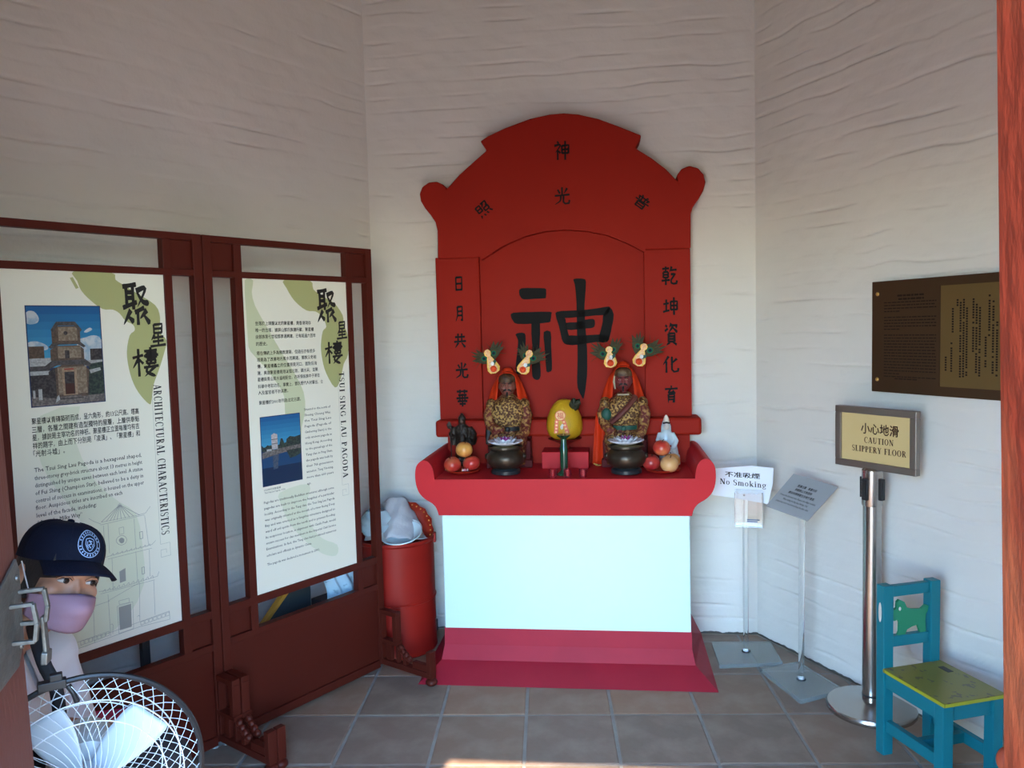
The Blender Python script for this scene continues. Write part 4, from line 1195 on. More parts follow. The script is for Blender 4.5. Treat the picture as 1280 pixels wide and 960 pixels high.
# gilt card flowers with peacock feathers pinned at the heads
M_CARD = mat('gilt_card', (.82, .45, .07), .4, .2, spec=.3, var=(.92, .66, .24), var_scale=120, bump=.8, bump_scale=160)
M_CARDIN = mat('card_cream', (.74, .44, .18), .4, var=(.70, .22, .08), var_scale=160, var_amt=.8, thresh=(.5, .56))
M_POM = mat('orange_red_pompom', (.80, .07, .012), .8, bump=.8, bump_scale=200)
M_QUILL = mat('peacock_barbs', (.035, .033, .014), .6, spec=.2, var=(.08, .055, .022), var_scale=30, stretch=(1, 1, 4))
M_EYE1 = mat('peacock_green', (.006, .10, .05), .6, spec=.1)
M_EYE2 = mat('peacock_dark_blue', (.003, .006, .02), .5, spec=.1)
M_EYE0 = mat('peacock_bronze', (.075, .045, .014), .6, spec=.1)
def card(label, tip, base, v, feathers, pinkish):
    """tip and base in pixels; stands in the altar's upright plane at distance v from the wall"""
    a = ALT.px(*tip, -v); b = ALT.px(*base, -v)
    ax = V((a[0] - b[0], 0, a[1] - b[1])); L = ax.length; ax.normalize()
    t = thing('gilt_flower_card', label, 'ornament', ALT.world(b[0], -v, b[1]), -7, 'gilt flower cards at the statues\' heads')
    sx = V((ax.z, 0, -ax.x))
    def W(s, r, y): p = sx * s + ax * r; return (p.x, y, p.z)
    def outl(k):
        return [(0, -.010 * k), (.022 * k, -.004 * k), (.030 * k, .012), (.026 * k, .030), (.013 * k, L * .62), (.008 * k, L * .70), (.016 * k, L * .80), (.016 * k, L * .92), (.006 * k, L * (1 + .02 * k)), (-.006 * k, L * (1 + .02 * k)), (-.016 * k, L * .92), (-.016 * k, L * .80), (-.008 * k, L * .70), (-.013 * k, L * .62), (-.026 * k, .030), (-.030 * k, .012), (-.022 * k, -.004 * k)]
    def plate(name, k, y0, y1, m, sub=None):
        q = MB(); P = outl(k); n = len(P)
        q.add([W(s, r, y0) for s, r in P] + [W(s, r, y1) for s, r in P], [tuple(range(n)), tuple(range(2 * n - 1, n - 1, -1))] + [(i, n + i, n + (i + 1) % n, (i + 1) % n) for i in range(n)])
        return q.build(name, m, t)
    plate('card', 1.0, -.002, .002, M_CARD)
    plate('card_centre', .68, -.0032, -.0018, M_CARDIN)
    q = MB(); q.ball(W(0, .012, -.010), (.015, .010, .015), 14, 10); q.build('pompom', M_POM, t, smooth=True)
    q = MB(); q.ball(W(.004, .036, -.007), (.009, .005, .010), 10, 8); q.build('paper_petal', mat('white_paper', (.75, .70, .66), .6), t, smooth=True)
    q = MB(); q.add([W(.008, .026, -.009), W(.026, .040, -.012), W(.020, .052, -.008), W(.006, .042, -.007)], [(0, 1, 2, 3)]); q.build('leaf', M_DKGREEN, t, thick=.001)
    for (fx, fy, rot, big) in feathers:
        c = ALT.px(fx, fy, -v)
        c = V((c[0] - b[0], 0, c[1] - b[1]))
        d = V((math.sin(math.radians(rot)), 0, math.cos(math.radians(rot)))); s_ = V((d.z, 0, -d.x))
        def FW_(s, r, y): p = c + s_ * s + d * r; return (p.x, y, p.z)
        q = MB()
        R_ = .026 * big
        body = [(0, -R_ * 1.9), (R_ * .55, -R_ * 1.1), (R_ * .95, -.1 * R_), (R_ * .92, R_ * .7), (R_ * 1.2, R_ * 1.9), (R_ * .62, R_ * 1.25), (R_ * .55, R_ * 2.7), (R_ * .18, R_ * 1.35), (-R_ * .1, R_ * 2.3), (-R_ * .3, R_ * 1.3), (-R_ * .95, R_ * 2.0), (-R_ * .9, R_ * .7), (-R_ * .95, -.1 * R_), (-R_ * .55, -R_ * 1.1)]
        n = len(body)
        q.add([FW_(s, r, .006 + abs(r) * .12) for s, r in body] + [FW_(s, r, .0075 + abs(r) * .12) for s, r in body], [tuple(range(n)), tuple(range(2 * n - 1, n - 1, -1))] + [(i, n + i, n + (i + 1) % n, (i + 1) % n) for i in range(n)])
        fe = q.build('feather', M_QUILL, t)
        for nm, rr, m, yy in (('bronze_ring', .66, M_EYE0, .0045), ('green_eye', .50, M_EYE1, .0030), ('blue_pupil', .27, M_EYE2, .0015)):
            q = MB(); q.add([FW_(R_ * rr * .9 * math.cos(a2 * PI / 9), R_ * rr * math.sin(a2 * PI / 9), yy + .0 * a2) for a2 in range(18)] + [FW_(R_ * rr * .9 * math.cos(a2 * PI / 9), R_ * rr * math.sin(a2 * PI / 9), yy + .002) for a2 in range(18)], [tuple(range(18)), tuple(range(35, 17, -1))] + [(i, 18 + i, 18 + (i + 1) % 18, (i + 1) % 18) for i in range(18)])
            q.build(nm, m, fe)
        q = MB()
        for k2 in range(7):
            an = math.radians(-60 + 20 * k2)
            st = (R_ * .85 * math.sin(an), R_ * .85 * math.cos(an)); en = (R_ * 2.4 * math.sin(an), R_ * (2.0 + .5 * math.sin(k2 * 3)) * math.cos(an))
            q.tube([FW_(*st, .008), FW_((st[0] + en[0]) / 2 + .003, (st[1] + en[1]) / 2, .010), FW_(*en, .012)], [.0014, .0009, .0004], 4)
        q.build('barbs', M_QUILL, fe)['kind'] = 'stuff'
    return t
card('leftmost gilt flower card with red pompom and peacock feathers', (608, 438), (618.5, 464), .245, [(605, 448.5), (617, 441)] and [(605, 448.5, -75, 1.05), (617, 441.5, 25, 1.0)], False)
card('gilt flower card on the pomelo side of the brown-faced statue', (663, 438.5), (652.5, 465), .245, [(666.5, 448, 62, 1.1), (656.5, 444.5, -22, .95)], False)
card('gilt flower card on the pomelo side of the crimson-faced statue', (761, 433.5), (763.5, 457), .245, [(753.5, 442.5, -58, 1.1), (767, 437, 22, .95)], True)
card('rightmost gilt flower card with green peacock eyes, beside the written panel', (806, 430), (797.5, 455), .245, [(812.5, 438, 65, 1.15), (797, 432.5, 0, 1.0)], True)

# incense burners with paper lotus
M_LOTUS = mat('white_lotus_paper', (.62, .62, .68), .6)
M_PURPLE = mat('purple_lotus_paper', (.34, .04, .26), .6)
def burner(label, lot_label, cx, foot_y, ww):
    P = tray_at(cx, .395)
    t = thing('incense_burner', label, 'incense burner', P, -7, 'bronze incense burners on the altar')
    k = ww / .165
    q = MB(); q.lathe([(.058 * k, .002), (.064 * k, .004), (.064 * k, .018), (.056 * k, .024), (.052 * k, .028)], n=36); q.build('foot_ring', mat('black_burner_stand', (.018, .022, .026), .3), t, smooth=True)
    q = MB(); q.lathe([(.050 * k, .026), (.066 * k, .034), (.079 * k, .052), (.083 * k, .070), (.079 * k, .088), (.068 * k, .100), (.064 * k, .106), (.068 * k, .112), (.075 * k, .116), (.075 * k, .124), (.068 * k, .124), (.062 * k, .112), (.06 * k, .110)], n=40)
    q.build('bowl', M_DKMETAL, t, smooth=35)
    for s in (-1, 1):
        q = MB(); q.ball((s * .080 * k, 0, .078), (.012, .016, .014), 12, 8); q.build('lug', M_DKMETAL, t, smooth=True)
    q = MB(); q.lathe([(.0001, .121), (.03 * k, .1235), (.063 * k, .118)][::-1], n=28); q.build('ash', M_ASH, t, smooth=True)
    lt = thing('paper_lotus', lot_label, 'paper lotus', (P.x, P.y, P.z + .124), -7, 'paper lotuses in the incense burners')
    for ring, (nr, r0, r1, z1, mm) in enumerate(((14, .02, .078, .018, M_LOTUS), (9, .012, .052, .030, M_LOTUS), (7, .003, .022, .034, M_PURPLE))):
        for i in range(nr):
            a = 2 * PI * (i + .5 * ring) / nr
            q = MB()
            wd = r1 * .36
            def pet(u, w):
                r = r0 + (r1 - r0) * w; s = (u - .5) * 2 * wd * math.sin(PI * (.12 + .80 * w))
                z = .001 + z1 * w ** 1.3 + .006 * (abs(u - .5) * 2) ** 2
                return (r * math.cos(a) - s * math.sin(a), r * math.sin(a) + s * math.cos(a), z)
            q.grid(pet, 3, 4)
            q.build('petal', mm, lt, smooth='all', thick=.0008)
    return t
burner('dark bronze incense burner in front of the brown-faced statue', 'white and purple paper lotus in the burner nearer the screens', 632.5, 597, .168)
burner('dark bronze incense burner in front of the crimson-faced statue', 'white and purple paper lotus in the burner nearer the white figurine', 783, 597, .172)

# pomelo on a red dish
c = ALT.px(705.5, 526, -.20)
pz = TR + .075
t = thing('dish', 'small red dish under the yellow pomelo', 'dish', ALT.world(c[0], -.195, .937), -7)
q = MB(); q.lathe([(.03, .0), (.032, .006), (.022, .012), (.022, .030), (.045, .040), (.075, .050), (.078, .054), (.070, .053), (.0001, .044)], n=32); q.build('bowl', mat('dark_red_dish', (.22, .014, .014), .4), t, smooth=True)
t = thing('pomelo', 'yellow pomelo with a red paper charm and dark leaves, standing behind the candlestick', 'pomelo', ALT.world(c[0], -.195, .937 + .049), -7)
q = MB(); q.lathe([(.02, .0), (.050, .004), (.074, .022), (.083, .050), (.084, .075), (.078, .105), (.064, .140), (.048, .165), (.030, .181), (.012, .187)], n=36)
q.build('fruit', mat('pomelo_skin', (.60, .33, .012), .42, var=(.48, .26, .010), var_scale=14, bump=.35, bump_scale=240), t, smooth=True)
for i, (dx, dz, r) in enumerate(((.040, .165, -25), (.058, .158, 30), (.048, .178, 0), (.062, .172, 60))):
    q = MB()
    a = math.radians(r)
    q.grid(lambda u, w: (dx + ((u - .5) * .030 * math.sin(PI * (.1 + .8 * w))) * math.cos(a) + (w - .5) * .036 * math.sin(a), -.052 - .006 * w - .006 * math.cos((u - .5) * 6) - .004 * i, dz - ((u - .5) * .030) * math.sin(a) + (w - .5) * .036 * math.cos(a)), 5, 6)
    q.build('leaf', mat('dark_leaf', (.018, .024, .012), .5), t, smooth='all', thick=.001)
M_PAPER_R = mat('red_charm_paper', (.70, .09, .02), .45); M_PAPER_O = mat('gold_charm_paper', (.85, .48, .16), .4)
q = MB(); q.loft([(0, 0, 0, .024, .024), (0, 0, .003, .024, .024)], 24, Matrix.Translation((-.014, -.078, .118)) @ Matrix.Rotation(math.radians(78), 4, 'X')); ch = q.build('charm_disc', M_PAPER_R, t)
q = MB(); q.loft([(0, 0, 0.003, .021, .021), (0, 0, .0042, .021, .021)], 24, Matrix.Translation((-.014, -.078, .118)) @ Matrix.Rotation(math.radians(78), 4, 'X')); q.build('charm_face', M_PAPER_O, t)
q = MB(); vs, fs = text_geo('福', .01); MM = Matrix.Translation((-.014, -.078, .118)) @ Matrix.Rotation(math.radians(78), 4, 'X') @ Matrix.Translation((-.0155, -.012, .0048)) @ Matrix.Scale(.032, 4); q.add([(p[0], p[1], 0) for p in vs], fs, MM); q.build('charm_character', M_PAPER_R, t)
for x0, x1 in ((-.030, -.034), (.000, .018)):
    q = MB(); q.add([(x0 - .008, -.084, .100), (x0 + .008, -.084, .100), (x1 + .009, -.092, .040), (x1 - .009, -.092, .040)], [(0, 1, 2, 3)]); rbn = q.build('charm_ribbon', M_PAPER_R, t, thick=.0015)
    q = MB()
    for i in range(4):
        f_ = (i + .5) / 4; xx = x0 + (x1 - x0) * f_; q.box(xx - .004, xx + .004, -.0875 - .008 * f_, -.086 - .008 * f_, .098 - .060 * f_ - .004, .098 - .060 * f_ + .004)
    q.build('ribbon_print', M_PAPER_O, rbn)['kind'] = 'stuff'
q = MB(); q.ball((-.008, -.090, .066), (.007, .004, .010), 10, 8); q.ball((-.004, -.091, .076), (.006, .004, .006), 10, 8); q.build('charm_flower', mat('white_paper', (.75, .70, .66), .6), t, smooth=True)

# green candlestick and three glass candle cups
M_GREEN = mat('green_glazed_candlestick', (.006, .045, .022), .15, coat=.6)
P = on_tray(705.5, 594)
t = thing('candlestick', 'dark green glazed candlestick in front of the pomelo', 'candlestick', P, -7)
q = MB(); q.lathe([(.030, .001), (.034, .004), (.030, .010), (.020, .016), (.017, .022)], n=28); q.build('base', M_GREEN, t, smooth=True)
q = MB(); q.lathe([(.0165, .020), (.0170, .085), (.0172, .120), (.0158, .124), (.0135, .150), (.0125, .160)], n=28); q.build('stem', M_GREEN, t, smooth=True)
q = MB(); q.lathe([(.012, .158), (.018, .164), (.030, .174), (.032, .178), (.027, .177), (.006, .171)], n=28); q.build('drip_dish', M_GREEN, t, smooth=True)
q = MB(); q.lathe([(.0032, .170), (.0015, .190)], n=8); q.build('spike', mat('brass_spike', (.6, .42, .16), .3, .9), t)
for cx, lab in ((691, 'small red glass candle cup left of the green candlestick'), (709.5, 'small red glass candle cup right in front of the green candlestick'), (729, 'small red glass candle cup nearest the right-hand burner')):
    P = on_tray(cx, 596.5)
    t = thing('candle_cup', lab, 'candle cup', P, -7, 'red glass candle cups on the altar')
    q = MB(); q.lathe([(.013, .0), (.016, .003), (.0175, .036), (.016, .036), (.0135, .006), (.0001, .005)], n=24); q.build('glass', mat('red_glass', (.80, .10, .16), .05, trans=.9), t, smooth=True)
    q = MB(); q.lathe([(.007, .006), (.007, .030), (.002, .032)], n=16); q.build('candle', mat('cream_wax', (.80, .55, .26), .5), t, smooth=True)

# dishes of apples
M_APR = mat('red_apple_skin', (.50, .035, .025), .3, var=(.62, .30, .10), var_scale=9, var_amt=.9, thresh=(.45, .75), bump=.03)
M_APY = mat('golden_apple_skin', (.66, .32, .07), .35, var=(.58, .17, .05), var_scale=8, var_amt=.8, thresh=(.4, .75))
M_APP = mat('pale_apple_skin', (.70, .40, .16), .35, var=(.62, .24, .10), var_scale=10, var_amt=.7)
M_APD = mat('deep_red_apple_skin', (.40, .016, .020), .3, var=(.52, .08, .05), var_scale=9, var_amt=.8)
M_PLATE = mat('orange_red_plate', (.46, .03, .012), .3)
def plate_of(cx, fy, label):
    P = tray_at(cx, .37)
    t = thing('plate', label, 'plate', P, -7, 'red fruit plates on the altar')
    q = MB(); q.lathe([(.045, .001), (.050, .004), (.072, .010), (.078, .017), (.074, .016), (.050, .008), (.0001, .007)], n=36); q.build('dish', M_PLATE, t, smooth=True)
    return P
def apple(P, dx, dy, dz, r, m, label, tilt=(0, 0)):
    t = thing('apple', label, 'apple', (P.x + dx, P.y + dy, P.z + dz), 0, 'apples piled on the altar plates')
    t.rotation_euler = (tilt[0], tilt[1], dx * 40)
    q = MB()
    prof = []
    for i in range(15):
        a = PI * i / 14
        rr = math.sin(a) * (1 + .05 * math.cos(a)); z = -math.cos(a) * .90
        if i > 11: z -= .10 * (i - 11) / 3 * 1.6
        if i < 2: z += .06
        prof.append((max(rr * r, .0005), r * .90 + z * r))
    q.lathe(prof, n=24); q.build('fruit', m, t, smooth=True)
    q = MB(); q.tube([(0, 0, r * 1.50), (.002, 0, r * 1.78), (.005, 0, r * 1.92)], [.002, .0016, .002], 6); q.build('stem', mat('apple_stem', (.06, .035, .015), .7), t)
PA = plate_of(579, 597, 'round red plate of three apples and sweets, in front of the dark figurine')
apple(PA, -.037, -.012, .010, .0385, M_APR, 'red and yellow apple at the screen side of the three-apple plate', (.3, .2))
apple(PA, .048, -.004, .010, .0390, M_APR, 'red apple on the three-apple plate, next to the incense burner', (-.25, .15))
apple(PA, .004, -.005, .074, .0385, M_APY, 'golden apple on top of the three-apple pile', (.2, .1))
for i, (dx, dy, lab) in enumerate(((-.066, -.014, 'pink wrapped sweet at the outer rim of the three-apple plate'), (.012, -.052, 'pink wrapped sweet at the front of the three-apple plate'))):
    t = thing('wrapped_sweet', lab, 'sweet', (PA.x + dx, PA.y + dy, PA.z + .0165), 0, 'wrapped sweets by the apples')
    q = MB(); q.ball((0, 0, .005), (.008, .006, .006), 12, 8); q.build('sweet', mat('pink_foil', (.62, .20, .24), .35), t, smooth=True)
    q = MB(); q.loft([(0, 0, 0, .002, .002), (0, 0, .008, .007, .004)], 8, Matrix.Translation((.006, 0, .005)) @ Matrix.Rotation(PI / 2, 4, 'Y')); q.loft([(0, 0, 0, .002, .002), (0, 0, .008, .007, .004)], 8, Matrix.Translation((-.006, 0, .005)) @ Matrix.Rotation(-PI / 2, 4, 'Y'))
    q.build('wrapper_twist', mat('pale_wrapper', (.70, .60, .58), .4), t)
PB = plate_of(828.5, 597, 'round orange-red plate of four apples, in front of the white figurine')
apple(PB, .018, -.036, .010, .0395, M_APP, 'pale yellow apple at the front of the four-apple plate', (.3, -.2))
apple(PB, -.052, .012, .010, .0390, M_APD, 'deep red apple on the four-apple plate, touching the burner side', (-.2, .2))
apple(PB, .050, .036, .010, .0370, M_APY, 'orange apple at the back of the four-apple plate', (.1, .3))
apple(PB, -.006, .002, .073, .0385, M_APR, 'red apple on top of the four-apple pile', (.15, .1))

# small figurines at the back
M_BRONZE = mat('blackened_bronze', (.020, .014, .011), .28, .4, var=(.07, .045, .03), var_scale=40, bump=.9, bump_scale=70)
P = tray_at(579.5, .185)
t = thing('figurine', 'small dark robed warrior figurine behind the three-apple plate', 'figurine', P, -7)
q = MB(); K = KPX
q.loft([(0, 0, .001, .052, .040), (0, 0, .014, .052, .040), (0, 0, .02, .046, .036)], 18)
q.build('base', M_BRONZE, t, smooth=40)
q = MB()
q.loft([(0, 0, .016, .040, .032), (0, 0, .05, .038, .030), (.002, 0, .09, .036, .027), (0, 0, .13, .034, .026), (0, 0, .165, .038, .027), (0, 0, .185, .034, .024), (0, 0, .200, .014, .014)], 18)
q.tube([(-.034, 0, .182), (-.052, -.010, .150), (-.040, -.034, .132)], [.014, .014, .010], 10); q.tube([(.034, 0, .182), (.056, -.004, .148), (.046, -.026, .128)], [.014, .016, .012], 10)
q.loft([(.044, .004, .10, .016, .020), (.050, .004, .13, .020, .02), (.048, .004, .16, .012, .012)], 10); q.loft([(-.044, .004, .10, .014, .018), (-.048, .004, .14, .016, .018), (-.044, .004, .16, .010, .010)], 10)
q.ball((0, -.024, .13), (.018, .012, .03)); q.ball((0, -.028, .105), (.012, .010, .02)); q.ball((-.014, -.026, .075), (.012, .010, .03)); q.ball((.016, -.026, .07), (.012, .010, .028))
q.ball((0, -.004, .213), (.017, .017, .020))
skin('body', q, .004, M_BRONZE, t, 1)
q = MB(); q.ball((0, -.012, .211), (.0125, .010, .015), 12, 8); q.loft([(0, -.022, .207, .003, .004), (0, -.021, .214, .002, .002)], 8); q.build('face', mat('bronze_face', (.09, .045, .03), .35, .3), t, smooth=True)
q = MB(); q.loft([(0, -.002, .222, .019, .019), (0, -.002, .230, .018, .018), (0, 0, .242, .010, .010), (0, 0, .250, .004, .004)], 14); q.build('helmet', M_BRONZE, t, smooth=40)
q = MB(); q.tube([(0, -.020, .200), (0, -.030, .180), (0, -.032, .160)], [.007, .008, .003], 8); q.build('beard', M_BRONZE, t, smooth=True)
q = MB(); q.tube([(-.050, -.030, .02), (-.050, -.030, .19)], .0025, 6); q.loft([(0, 0, 0, .010, .002), (-.006, 0, .02, .012, .002), (-.004, 0, .035, .002, .001)], 8, Matrix.Translation((-.052, -.030, .180))); q.build('halberd', M_BRONZE, t)

M_PORC = mat('white_porcelain', (.60, .66, .68), .2, var=(.50, .57, .60), var_scale=20, coat=.4)
P = tray_at(833.5, .20)
t = thing('figurine', 'small white porcelain robed figurine behind the four-apple plate', 'figurine', P, -7)
q = MB()
q.loft([(.012, 0, .001, .046, .036), (.012, 0, .02, .045, .036), (.010, 0, .06, .044, .034), (.004, 0, .10, .042, .032), (.0, 0, .13, .036, .028), (0, 0, .152, .026, .022), (0, 0, .165, .014, .015)], 20)
q.tube([(-.026, 0, .148), (-.036, -.012, .118), (-.020, -.030, .106), (0, -.032, .108)], [.013, .015, .012, .008], 10)
q.tube([(.024, 0, .148), (.040, -.008, .112), (.030, -.028, .09), (.018, -.034, .086)], [.013, .016, .013, .009], 10)
for i in range(5): q.tube([(-.024 + i * .016, -.026, .10 - .01 * i), (-.020 + i * .018, -.034, .05), (-.018 + i * .018, -.034, .008)], [.005, .006, .007], 6)
q.ball((0, 0, .182), (.018, .019, .024)); q.loft([(0, .004, .15, .024, .016), (0, .006, .18, .023, .018), (0, .006, .205, .015, .014), (0, .004, .216, .009, .009)], 14)
skin('robe', q, .0036, M_PORC, t, 1)
q = MB(); q.ball((0, -.010, .180), (.013, .012, .018), 12, 8); q.loft([(0, -.0235, .176, .0025, .003), (0, -.022, .184, .0015, .002)], 8); q.build('face', mat('porcelain_face', (.66, .58, .52), .25), t, smooth=True)
q = MB(); q.tube([(-.015, -.012, .195), (0, -.018, .199), (.015, -.012, .195)], .004, 8); q.build('hair', M_HAIR, t, smooth=True)
q = MB(); q.loft([(0, -.004, .200, .014, .012), (0, -.004, .212, .013, .011), (0, -.003, .226, .008, .007), (0, -.003, .232, .003, .003)], 14); q.build('crown', mat('cream_crown', (.72, .58, .46), .3), t, smooth=True)
q = MB(); q.ball((.016, -.036, .094), (.005, .004, .005), 8, 6); q.build('bead', mat('tiny_red_bead', (.3, .03, .03), .4), t, smooth=True)

# ================================================================== brass plaque on the right wall
M_PLQ = mat('dark_bronze_plaque', (.085, .045, .022), .38, .55, var=(.065, .034, .018), var_scale=4)
M_PLQ2 = mat('brass_plaque_panel', (.20, .125, .045), .36, .55, var=(.16, .10, .036), var_scale=5)
def wp(x, y, yy=-.02): return WR.px(x, y, yy)
a = wp(1090, 352.6); b = wp(1090, 489); mid = wp(1176, 420)[0]
px0, pz1, pz0 = a[0], a[1], b[1]; px1 = px0 + 2 * (mid - px0) + .0
pl = thing('plaque', 'dark bronze commemorative plaque with lighter brass text panel on the wall', 'plaque', WR.world((px0 + px1) / 2, 0, (pz0 + pz1) / 2), -67)
hw, hh = (px1 - px0) / 2, (pz1 - pz0) / 2
q = MB(); q.box(-hw, hw, -.020, -.002, -hh, hh); q.build('board', M_PLQ, pl, bevel=.002)
q = MB(); q.box(-hw + .045, -.004, -.0215, -.020, -hh + .035, hh - .032); q.build('text_panel', M_PLQ, pl)
q = MB(); q.box(.0, hw - .02, -.0215, -.020, -hh + .035, hh - .032); q.build('text_panel', M_PLQ2, pl, label='lighter brass panel with columns of characters')
for sx in (-hw + .028, hw - .028):
    for sz in (-hh + .048, hh - .048):
        q = MB(); q.ball((sx, -.021, sz), (.008, .005, .008), 12, 8); q.build('screw', mat('brass_screw', (.70, .42, .12), .3, .9), pl, smooth=True)
M_ENG = mat('engraved_lettering', (.022, .013, .008), .6, spec=.2)
random.seed(11)
q = MB()
def words(x0, x1, z, h):
    x = x0
    while x < x1 - .004:
        w = min(random.uniform(.006, .022), x1 - x); q.box(x, x + w, -.0221, -.0214, z, z + h); x += w + .0035
for i in range(26):
    z = hh - .085 - i * .0112
    if i in (4, 10): continue
    words(-hw + .060, -.018 if i not in (3, 9, 24) else -hw + .13, z, .0042)
words(-hw + .12, -hw + .24, hh - .062, .007); words(-hw + .125, -hw + .235, hh - .075, .007); words(-hw + .11, -hw + .21, -hh + .052, .005)
q.build('engraved_lines', M_ENG, pl)['kind'] = 'stuff'
q = MB()
cols = [(.022, -.13, -.07), (.044, -.12, -.02), (.048, .02, .10), (.066, .11, .13), (.078, -.14, .12), (.090, -.14, .13), (.102, -.13, .10), (.126, -.05, .13), (.138, -.12, .12), (.150, -.13, .10), (.172, -.10, .0), (.184, .0, .14), (.198, -.13, .12), (.212, -.13, .05), (.230, -.13, .13), (.246, -.12, .13)]
for x, z0, z1 in cols:
    z = z1
    while z > z0:
        if random.random() > .08: q.box(x - .0035, x + .0035, -.0221, -.0214, z - .0062, z)
        z -= .0088
q.build('engraved_columns', M_ENG, pl)['kind'] = 'stuff'

# ================================================================== acrylic stands
M_ACR = mat('clear_acrylic', (.93, .97, .98), .04, trans=1.0, ior=1.45)
M_ACRE = mat('acrylic_edge', (.80, .88, .88), .12, trans=.86, ior=1.3)
M_PAPER = mat('white_card', (.74, .77, .84), .5)
M_GREYC = mat('grey_card', (.36, .37, .38), .45)
def acrylic_stand(label, pts, polep, top_z, topshift):
    """pts: pixels of the base's top corners"""
    th = .018
    C = [on_floor(x, y, th) for x, y in pts]
    O = sum(C, V((0, 0, 0))) / 4; O.z = 0
    t = thing('sign_stand', label, 'sign stand', O, 0, 'clear acrylic sign stands in the corner')
    q = MB(); P = [(c.x - O.x, c.y - O.y) for c in C]
    q.add([(x, y, .001) for x, y in P] + [(x, y, th) for x, y in P], [(3, 2, 1, 0), (4, 5, 6, 7)] + [(i, (i + 1) % 4, 4 + (i + 1) % 4, 4 + i) for i in range(4)])
    q.build('base', M_ACRE, t, bevel=.0015)
    pp = on_floor(*polep, th) - O
    q = MB(); q.lathe([(.020, th), (.020, th + .006), (.015, th + .010)], (pp.x, pp.y, 0), 24); q.build('collar', M_ACR, t, smooth=40)
    q = MB(); q.tube([(pp.x, pp.y, th + .002), (pp.x + topshift[0], pp.y + topshift[1], top_z)], .0115, 20); q.build('pole', M_ACR, t, smooth=40)
    return t, O, pp
sB = on_floor(931.5, 812)
t, O, pp = acrylic_stand('clear acrylic stand with the white no smoking card and leaflet box', [(889, 802), (963, 802), (978.6, 828), (899.5, 831)], (932.5, 814), .80, (0, 0))
SG = Frame(O + pp, -20)
def sg(x, y, yy): return SG.px(x, y, yy)
c4 = [sg(889.5, 581, -.015), (sg(939, 577, -.015)), sg(967, 580, -.015), sg(966, 600, -.015), sg(960, 625, -.015), sg(916, 617, -.015), sg(890.5, 614, -.015)]
def fpart(mbx, name, m, fr, yaw, parent, O, **k):
    """build a mesh given in frame fr as a child of a thing at O with no turn of its own"""
    R_ = Matrix.Rotation(math.radians(yaw), 4, 'Z')
    off = fr.o - O
    mbx.v = [(R_ @ p) + V((off.x, off.y, 0)) for p in mbx.v]
    return mbx.build(name, m, parent, **k)
q = MB(); q.prism(c4[::-1], -.016, -.014)
cardo = fpart(q, 'card', M_PAPER, SG, -20, t, O, label='white card reading No Smoking')
q = MB()
QN = lambda x, y: (885 + x / 7.53, 565 + y / 7.53)
a = sg(*QN(160, 190), -.017); b = sg(*QN(490, 212), -.017)
vs, fs = text_geo('不准吸煙', .018)
xa = min(p[0] for p in vs); xb = max(p[0] for p in vs)
def slant(mbx, geo, a, b, h, y):
    vs, fs = geo
    xa = min(p[0] for p in vs); xb = max(p[0] for p in vs)
    mbx.add([(a[0] + (b[0] - a[0]) * (p[0] - xa) / (xb - xa), y, a[1] + (b[1] - a[1]) * (p[0] - xa) / (xb - xa) + p[1] * h) for p in vs], fs)
slant(q, (vs, fs), a, b, .026, -.0166)
a = sg(*QN(112, 262), -.017); b = sg(*QN(548, 303), -.017)
q2 = MB(); serif_text(q2, 'No Smoking', 0, 1, 0, .025, -.0166)
for p in q2.v: p.x, p.z = a[0] + (b[0] - a[0]) * p.x, a[1] + (b[1] - a[1]) * p.x + p.z
o_ = len(q.v); q.v += q2.v; q.f += [[i + o_ for i in f] for f in q2.f]; q.m += q2.m
fpart(q, 'lettering', M_PRINT, SG, -20, cardo, SG.o * 0 + O)['kind'] = 'stuff'
# leaflet box
bt = sg(918, 611, -.05); bb = sg(921, 653, -.05); br = sg(953, 612, -.05)
x0, x1, z1, z0 = bt[0], br[0], bt[1], bb[1]
bxs = MB(); w = .003
bxs.box(x0, x1, -.055, -.052, z0, z1); bxs.box(x0, x1, -.020, -.017, z0, z1 + .01); bxs.box(x0, x0 + w, -.052, -.020, z0, z1); bxs.box(x1 - w, x1, -.052, -.020, z0, z1); bxs.box(x0 + w, x1 - w, -.052, -.020, z0, z0 + w)
lbx = fpart(bxs, 'leaflet_box', M_ACR, SG, -20, t, O)
q = MB(); q.box((x0 + x1) / 2 - .006, x1 - .012, -.0556, -.0552, z0 + .032, z0 + .037); q.box((x0 + x1) / 2 - .006, x1 - .020, -.0556, -.0552, z0 + .024, z0 + .029)
fpart(q, 'box_print', mat('blue_small_print', (.06, .12, .24), .5), SG, -20, lbx, O)['kind'] = 'stuff'
q = MB(); q.ball(((x0 + x1) / 2 - .02, -.016, z1 - .015), (.005, .004, .005), 10, 6); fpart(q, 'screw', mat('steel_screw', (.35, .35, .36), .3, .9), SG, -20, t, O)

t2, O2, pp2 = acrylic_stand('clear acrylic stand with the tilted grey notice plate', [(950, 835), (998, 826.6), (1054.8, 861), (1001, 875.5)], (1001.5, 849), .74, (.006, .004))
e1 = (on_floor(1001, 875.5) - on_floor(950, 835)); yaw2 = math.degrees(math.atan2(e1.y, e1.x))
top = O2 + pp2 + V((.006, .004, 0))
